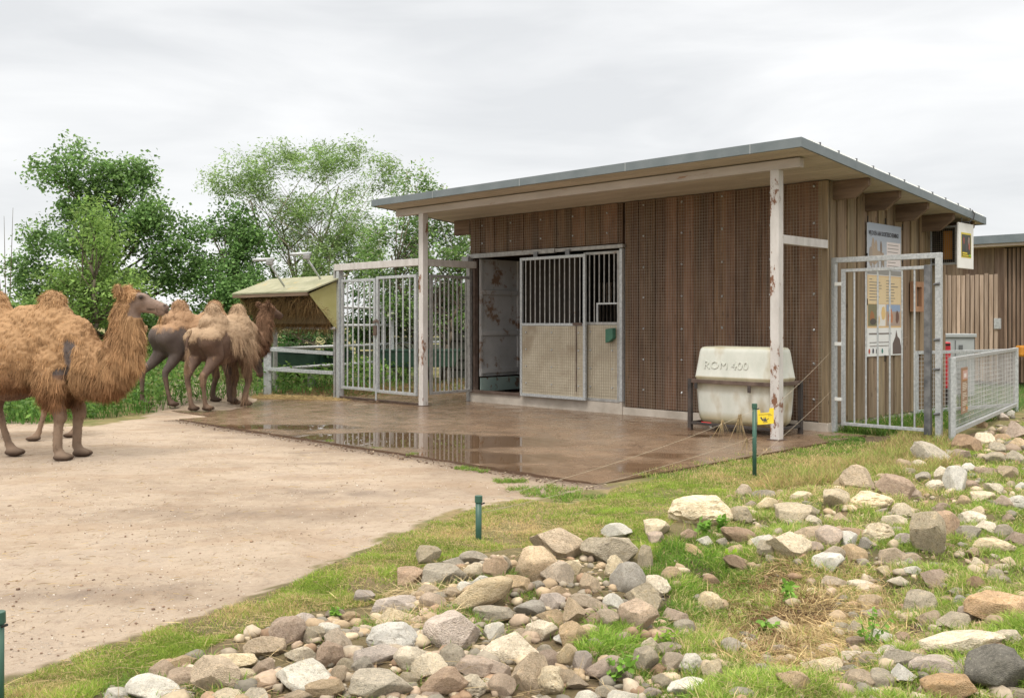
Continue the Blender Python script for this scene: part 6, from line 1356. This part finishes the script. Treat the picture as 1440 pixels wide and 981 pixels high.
# small rubble, uncountable
def rubble(name, label, cat, poly, n, smin, smax, sub, rs, sink=.3, dens=None, yexp=2.2, colsel=None):
    Q = scatter(poly, n, rs, dens, yexp); bm = bmesh.new(); bmesh.ops.create_icosphere(bm, subdivisions=sub, radius=1)
    V0 = np.array([v.co[:] for v in bm.verts]); F0 = np.array([[v.index for v in f.verts] for f in bm.faces]); bm.free()
    s = rs.uniform(smin, smax, n) * (rs.rand(n) ** 1.6 * .8 + .3); ab = rs.uniform(.6, 1.2, (n, 3)); ab[:, 2] *= .65
    fa = rs.normal(0, 1, (n, 12, 3)); fa /= np.linalg.norm(fa, axis=2, keepdims=True); dd = np.einsum('vk,npk->nvp', V0, fa); jit = np.minimum(1, (.66 / np.maximum(dd, .3)).min(2))[..., None] + rs.normal(0, .03, (n, len(V0), 1)); V = V0[None] * jit * (ab * s[:, None])[:, None, :]
    a = rs.rand(n) * 6.28; ca, sa = np.cos(a), np.sin(a); x = V[..., 0] * ca[:, None] - V[..., 1] * sa[:, None]; y = V[..., 0] * sa[:, None] + V[..., 1] * ca[:, None]
    V = np.stack([x + Q[:, 0:1], y + Q[:, 1:2], V[..., 2] + (terrain(Q[:, 0], Q[:, 1]) + s * ab[:, 2] * (1 - 2 * sink))[:, None]], -1)
    F = (F0[None] + (np.arange(n) * len(V0))[:, None, None]).reshape(-1, 3)
    pal = np.array([(.42, .32, .21), (.32, .28, .22), (.52, .43, .30), (.44, .37, .28), (.34, .23, .15), (.40, .31, .23), (.22, .20, .16)]) if colsel is None else np.array(colsel)
    c = pal[rs.randint(0, len(pal), n)] * rs.uniform(.75, 1.15, (n, 1)); c = np.repeat(c, len(V0), 0)
    o = raw(name, V.reshape(-1, 3), F, M['pebble'], None, c); tag(o, label, cat, kind='stuff'); return o
M['pebble'] = pmat('pebbles', (.8, .8, .8), (1.1, 1.1, 1.1), 40, .9, .5, 60, dist=.004)
gpile = gp([(100, 1050), (150, 972), (330, 910), (440, 868), (550, 862), (585, 812), (700, 785), (880, 770), (930, 820), (960, 900), (1010, 1060)])
rubble('small_rubble', 'small broken stones filling the gaps of the front pile', 'rubble', gpile, 1300, .03, .075, 2, rs)
gright = gp([(940, 760), (1030, 695), (1180, 690), (1290, 645), (1340, 622), (1500, 580), (1500, 1060), (1000, 1060), (960, 900)])
rubble('small_rubble', 'small stones between the grass tufts of the right bank', 'rubble', gright, 1500, .025, .085, 2, rs)
far = [tuple(p) for p in ((5.75, 12.5), (9.2, 17.5), (10.5, 17.5), (9.0, 12.0), (6.6, 10.5), (5.3, 11.6))]
rubble('small_rubble', 'heap of broken stones below the mesh fence', 'rubble', far, 420, .06, .17, 2, rs, .25)
sandp = [p for p in SAND]
rubble('gravel', 'tiny pale pebbles on the sandy yard', 'gravel', gp([(-250, 1050), (0, 950), (430, 808), (730, 695), (840, 685), (262, 592), (0, 610), (-250, 610)]), 7000, .004, .012, 1, rs, .25, lambda x, y: .35 + .65 * (fn(x, y, 1.6, 3) > .0), 1.8, [(.62, .54, .46), (.5, .40, .31), (.70, .64, .57), (.3, .22, .16), (.25, .17, .12)])

rubble('dung_and_clods', 'dark clods and camel droppings scattered on the sandy yard', 'clods', gp([(-250, 1000), (0, 930), (430, 790), (730, 690), (262, 597), (0, 610), (-250, 610)]), 120, .008, .026, 2, rs, .25, lambda x, y: .2 + .8 * (fn(x, y, 1.2, 6) > .1), 1.6, [(.24, .16, .11), (.30, .21, .14), (.17, .11, .075)])
rubble('edge_debris', 'mud crumbs and grit washed along the front edge of the slab', 'debris', [tuple(B(*q)[:2]) for q in ((-8.5, -5.8), (.7, -5.84), (.75, -6.15), (-8.5, -6.1))], 1100, .006, .026, 1, rs, .2, None, 1.2, [(.20, .14, .095), (.30, .22, .15), (.14, .09, .06), (.42, .34, .25)])
# ------------------------------------------------------------------ grass
def clearrock(Q, m=.8):
    k = np.ones(len(Q), bool)
    for x, y, r in placed: k &= ((Q[:, 0] - x) ** 2 + (Q[:, 1] - y) ** 2) > (r * m) ** 2
    return k
def grass(name, label, poly, n, hmin, hmax, wd, c1, c2, dry, rs, dens=None, lean=.35, yexp=2.2, bend=.35, dryc=(.58, .46, .24), cls=.75, flat=1.0, clump=0):
    Q = scatter(poly, n, rs, dens, yexp)
    if clump: cc_ = Q[rs.randint(0, n, n // clump)]; j = rs.randint(0, len(cc_), n); Q = np.where((rs.rand(n) < .7)[:, None], cc_[j] + rs.normal(0, .035, (n, 2)), Q)
    Q = Q[clearrock(Q, cls)]; n = len(Q)
    P = np.stack([Q[:, 0], Q[:, 1], terrain(Q[:, 0], Q[:, 1]) - .005], 1)
    patch = .5 + .5 * fn(Q[:, 0], Q[:, 1], 3.1, 4); p2 = .5 + .5 * fn(Q[:, 0], Q[:, 1], 8, 1)
    D = np.stack([rs.normal(0, lean, n), rs.normal(0, lean, n), np.full(n, flat)], 1)
    f = rs.rand(n)[:, None]; C_ = np.array(c1) * (1 - f) + np.array(c2) * f; C_ = C_ * (.7 + .6 * p2[:, None])
    k = rs.rand(n) < np.clip(dry(Q[:, 0], Q[:, 1], patch), 0, 1); C_[k] = np.array(dryc) * rs.uniform(.65, 1.35, (k.sum(), 1))
    hg = rs.uniform(hmin, hmax, n) * (.55 + .8 * p2); dist = np.hypot(Q[:, 0], Q[:, 1])
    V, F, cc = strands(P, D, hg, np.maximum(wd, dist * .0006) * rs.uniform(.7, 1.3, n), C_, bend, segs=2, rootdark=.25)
    o = raw(name, V, F, M['grass'], None, cc); tag(o, label, 'grass', kind='stuff'); return o
lawn = gp([(-150, 1080), (0, 957), (150, 907), (250, 874), (380, 838), (430, 815), (500, 778), (560, 755), (620, 731), (700, 709), (740, 702), (800, 708), (850, 697), (860, 686), (940, 668), (1060, 641), (1110, 638), (1200, 640), (1290, 628), (1325, 640), (1290, 655), (1180, 672), (1050, 690), (1000, 705), (950, 740), (920, 790), (890, 765), (700, 775), (580, 797), (545, 850), (440, 862), (330, 905), (150, 968), (0, 1080)])
def dry1(x, y, p): 
    px = 720 + FPX * x / y; py = HZ + FPX * CAMH / y
    return .30 + .75 * (p - .45) + .45 * np.exp(-((px - 740) / 90) ** 2 - ((py - 735) / 30) ** 2) + .5 * np.exp(-((px - 1150) / 120) ** 2 - ((py - 665) / 25) ** 2) - .25 * np.exp(-((px - 900) / 70) ** 2 - ((py - 700) / 25) ** 2)
def edgeoff(x, y):
    j = np.abs(nrs.normal(0, .16, (2, len(x)))); return (1 - .93 * inpoly(x + .16 * fn(x, y, 6, 2) - j[0], y + .16 * fn(y, x, 6, 3) + j[1], SAND)) * np.clip(.75 + .9 * fn(x, y, 4.3, 7), .12, 1)
rs = np.random.RandomState(101)
grass('lawn_grass', 'short patchy grass verge between the sandy yard and the rocks', lawn, 210000, .018, .055, .0032, (.16, .27, .035), (.38, .47, .09), dry1, rs, edgeoff, .55, 2.0, .3)
strip = [tuple(B(*q)[:2]) for q in ((.35, -5.2), (.4, -2.2), (.75, -.9), (1.7, -.05), (3.0, -.9), (2.6, -2.2), (1.6, -5))]
grass('lawn_grass', 'green grass between the slab and the green post', strip, 26000, .03, .08, .004, (.11, .21, .03), (.28, .40, .07), dry1, rs, lambda x, y: 1 - .95 * inpoly(x + .05 * fn(x, y, 7, 2), y, path_poly), .4, 1.6, .3)
sidew = [tuple(B(*q)[:2]) for q in ((.06, .15), (.75, .2), (.95, 1.6), (1.1, 3.6), (.06, 4.1))]
grass('wall_grass', 'long green grass at the foot of the shed side wall behind the gate', sidew, 9000, .12, .34, .007, (.06, .15, .02), (.17, .29, .05), lambda x, y, p: .1 + 0 * x, rs, None, .3, 1.2, .45)
frontg = [tuple(B(*q)[:2]) for q in ((.1, -.5), (.75, -1.4), (1.0, -.9), (.5, .1), (.1, .1))]
grass('wall_grass', 'short green grass at the shed corner beside the gate hinge post', frontg, 5000, .03, .09, .005, (.06, .15, .02), (.17, .29, .05), lambda x, y, p: .08 + 0 * x, rs, None, .4, 1.2, .45)
tallp = gp([(1200, 645), (1290, 600), (1345, 612), (1350, 650), (1290, 668), (1180, 680), (1080, 690), (1080, 668)])
grass('tall_grass', 'tall yellow green grass in front of the side gate', tallp, 15000, .08, .24, .005, (.20, .29, .06), (.44, .47, .15), lambda x, y, p: .42 + .5 * (p - .5), rs, None, .3, 1.6, .4, (.48, .37, .18))
def dr(x, y, p):
    px = 720 + FPX * x / y; py = HZ + FPX * CAMH / y
    return .10 + .3 * (p - .4) + .75 * np.exp(-((px - 1150) / 140) ** 2 - ((py - 860) / 70) ** 2) + .45 * np.exp(-((px - 1180) / 200) ** 2 - ((py - 690) / 40) ** 2)
def dn_r(x, y):
    px = 720 + FPX * x / y; py = HZ + FPX * CAMH / y; f = fn(x, y, 3.6, 3)
    d = np.clip(.6 + .95 * f, .06, 1); return np.where(px < 930, d * .5, d) * (1 - .85 * np.exp(-((px - 1075) / 70) ** 2 - ((py - 855) / 45) ** 2))
grass('tuft_grass', 'fresh green grass tufts between the rocks of the right bank', gright, 150000, .04, .16, .0042, (.15, .27, .035), (.40, .50, .11), dr, rs, dn_r, .42, 2.4, .45, (.64, .52, .29), .62, 1.0, 60)
grass('tuft_grass', 'sparse green grass tufts in the front pile', gpile, 15000, .04, .12, .004, (.11, .22, .03), (.28, .42, .08), lambda x, y, p: .15 + 0 * x, rs, lambda x, y: np.clip(fn(x, y, 3.2, 5) * 2.2 - .3, 0.02, 1), .42, 2.4, .45, (.50, .38, .18), .68, 1.0, 80)
gr3 = gp([(812, 905), (850, 870), (900, 900), (905, 930), (870, 935), (815, 925)])
grass('tuft_grass', 'thick bright tuft right of the upright egg shaped rock', gr3, 2600, .07, .17, .0045, (.14, .27, .03), (.34, .48, .09), lambda x, y, p: .06 + 0 * x, rs, None, .45, 1.2, .5, (.5, .4, .2), .45)
gr4 = gp([(930, 770), (1040, 745), (1060, 800), (1000, 850), (930, 880), (915, 850), (960, 820), (880, 800)])
grass('tuft_grass', 'lush dark green grass below the pitted cream slab', gr4, 12000, .05, .13, .004, (.07, .18, .02), (.24, .38, .06), lambda x, y, p: .08 + 0 * x, rs, None, .4, 1.5, .45, (.5, .4, .2), .5)
gout = gp([(1445, 590), (2300, 560), (2300, 1500), (1445, 1300)])
grass('tuft_grass', 'green grass tufts on the bank further right', gout, 26000, .04, .16, .006, (.15, .27, .035), (.40, .50, .11), lambda x, y, p: .3 + 0 * x, rs, None, .42, 2.0, .45, (.64, .52, .29), .62, 1.0, 60)
rubble('small_rubble', 'broken stones on the bank further right', 'rubble', gout, 450, .04, .16, 2, rs)
# straw and dead stalks
def straw(name, label, poly, n, l0, l1, wd, rs, col=(.55, .42, .22), dens=None, up=.25, yexp=2):
    Q = scatter(poly, n, rs, dens, yexp); P = np.stack([Q[:, 0], Q[:, 1], terrain(Q[:, 0], Q[:, 1]) + .01], 1)
    D = np.stack([rs.normal(0, 1, n), rs.normal(0, 1, n), np.abs(rs.normal(0, up, n))], 1)
    V, F, cc = strands(P, D, rs.uniform(l0, l1, n), np.full(n, wd) * rs.uniform(.6, 1.3, n), np.array(col) * rs.uniform(.55, 1.3, (n, 1)), .12, segs=3)
    tag(raw(name, V, F, M['hay'], None, cc), label, 'straw', kind='stuff')
straw('dry_straw', 'matted dry straw around the bare hollow in the right bank', gp([(1000, 800), (1120, 790), (1240, 800), (1280, 870), (1260, 930), (1130, 950), (1030, 920), (960, 870)]), 5200, .05, .2, .0035, rs, dens=lambda x, y: 1 - .8 * np.exp(-((720 + FPX * x / y - 1070) / 70) ** 2 - ((HZ + FPX * CAMH / y - 850) / 40) ** 2))
straw('dead_roots', 'brown dead grass and roots over the bare soil hollow', gp([(980, 800), (1120, 790), (1170, 850), (1130, 900), (1020, 900)]), 3500, .04, .14, .0035, rs, (.24, .15, .08), up=.4)
straw('dry_straw', 'dry straw wedged behind the big squarish pink block', gp([(540, 835), (640, 825), (680, 850), (640, 880), (560, 905), (520, 870)]), 900, .06, .18, .003, rs, (.62, .50, .30), up=.4)
straw('dry_straw', 'dry stalks scattered over the front pile', gpile, 1300, .05, .2, .003, rs, (.58, .46, .27), up=.3)
straw('dry_straw', 'bent dry grass over the verge below the side gate', tallp, 5000, .08, .25, .004, rs, (.52, .40, .20), up=.4)
straw('dry_straw', 'bits of straw lying on the lawn verge', lawn, 2500, .03, .14, .0028, rs, (.55, .44, .24), up=.1)
straw('dry_straw', 'scattered straw on the sandy yard', gp([(0, 930), (430, 790), (740, 690), (500, 600), (250, 600), (0, 640)]), 700, .02, .1, .003, rs, (.5, .38, .2), up=.05)
# moss and grass tufts along the slab edge
for i, (px, py, r) in enumerate(((463, 622, .05), (528, 633, .05), (580, 641, .07), (655, 660, .13), (715, 677, .14), (682, 664, .05), (765, 690, .28), (800, 700, .22))):
    g = onground(px, py); n = int(900 * (r / .1)); a = rs.rand(n) * 6.28; q = r * np.sqrt(rs.rand(n)) * 1.3
    Q = np.stack([g.x + np.cos(a) * q * 1.2, g.y + np.sin(a) * q * .9], 1); P = np.stack([Q[:, 0], Q[:, 1], terrain(Q[:, 0], Q[:, 1])], 1)
    k = fn(Q[:, 0], Q[:, 1], 16, i) + .5 - 1.1 * (q / (r * 1.3)) ** 2 > rs.uniform(-.1, .35, n); P = P[k]; n = len(P)
    D = np.stack([rs.normal(0, .6, n), rs.normal(0, .6, n), np.ones(n)], 1); C_ = np.array([.15, .25, .04]) * rs.uniform(.5, 1.7, (n, 1)); C_[rs.rand(n) < .15] = (.45, .36, .18)
    V, F, cc = strands(P, D, rs.uniform(.025, .085, n), np.full(n, .005), C_, .3)
    o = raw('edge_tuft', V, F, M['grass'], None, cc, origin=g); o.location = g
    nm = ['smallest moss tuft at the slab edge, furthest left', 'second small moss tuft along the slab edge from the left', 'third small moss tuft along the slab edge', 'bright grass tuft on the sand just off the slab edge', 'grass tuft by the slab edge above the short green stub', 'tiny sprig between two bigger tufts at the slab edge', 'wide grass patch at the slab corner', 'flat grass patch where slab and verge meet'][i]
    tag(o, nm, 'grass tuft', 'grass tufts along the slab edge')
# broadleaved weeds
def weed(px, py, h, label, big=1.0, seed=1, col=(.17, .32, .05)):
    r_ = np.random.RandomState(seed); g = onground(px, py); mb = MB(); Ps = []
    t = thing('weed_plant', label, 'plant', g, group='broadleaved weeds in the rubble')
    for k in range(4):
        tip = g + Vector((r_.normal(0, .25) * h, r_.normal(0, .25) * h, h * r_.uniform(.7, 1))); mb.path([g, g.lerp(tip, .5) + Vector((r_.normal(0, .01), 0, 0)), tip], .0025, 5)
        for f in np.linspace(.35, 1, 5):
            for s in range(3): Ps.append(np.array(g.lerp(tip, f)))
    mb.build('stem', M['stem'], t); P = np.array(Ps); n = len(P)
    V, F, cc = leaves(P, np.full(n, .038 * big), np.array(col) * r_.uniform(.7, 1.5, (n, 1)), r_, .1, .65); raw('foliage', V, F, M['leaf'], t, cc)
weed(985, 752, .13, 'nettle with broad leaves in front of the pitted cream slab', 1.3, 1); weed(1018, 750, .14, 'second nettle, at the right end of the pitted cream slab', 1.3, 2); weed(1030, 792, .07, 'small bright yellow green sprout beside the tan stone', 1, 3, (.28, .42, .04))
weed(1107, 850, .13, 'young leafy weed growing from the bare soil', 1.2, 4); weed(1222, 915, .22, 'tall single weed stem in the straw on the right', .9, 5); weed(1076, 893, .08, 'tiny weed in the brown dead grass of the hollow', 1, 6)
weed(860, 962, .14, 'leafy weed at the bottom middle in front of the pink brown rock', 1.0, 7); weed(470, 872, .06, 'small green plant among the brown stones at the top left of the pile', .8, 8); weed(935, 915, .1, 'curled yellow green plant left of the grey blocks', 1, 9, (.22, .34, .05))
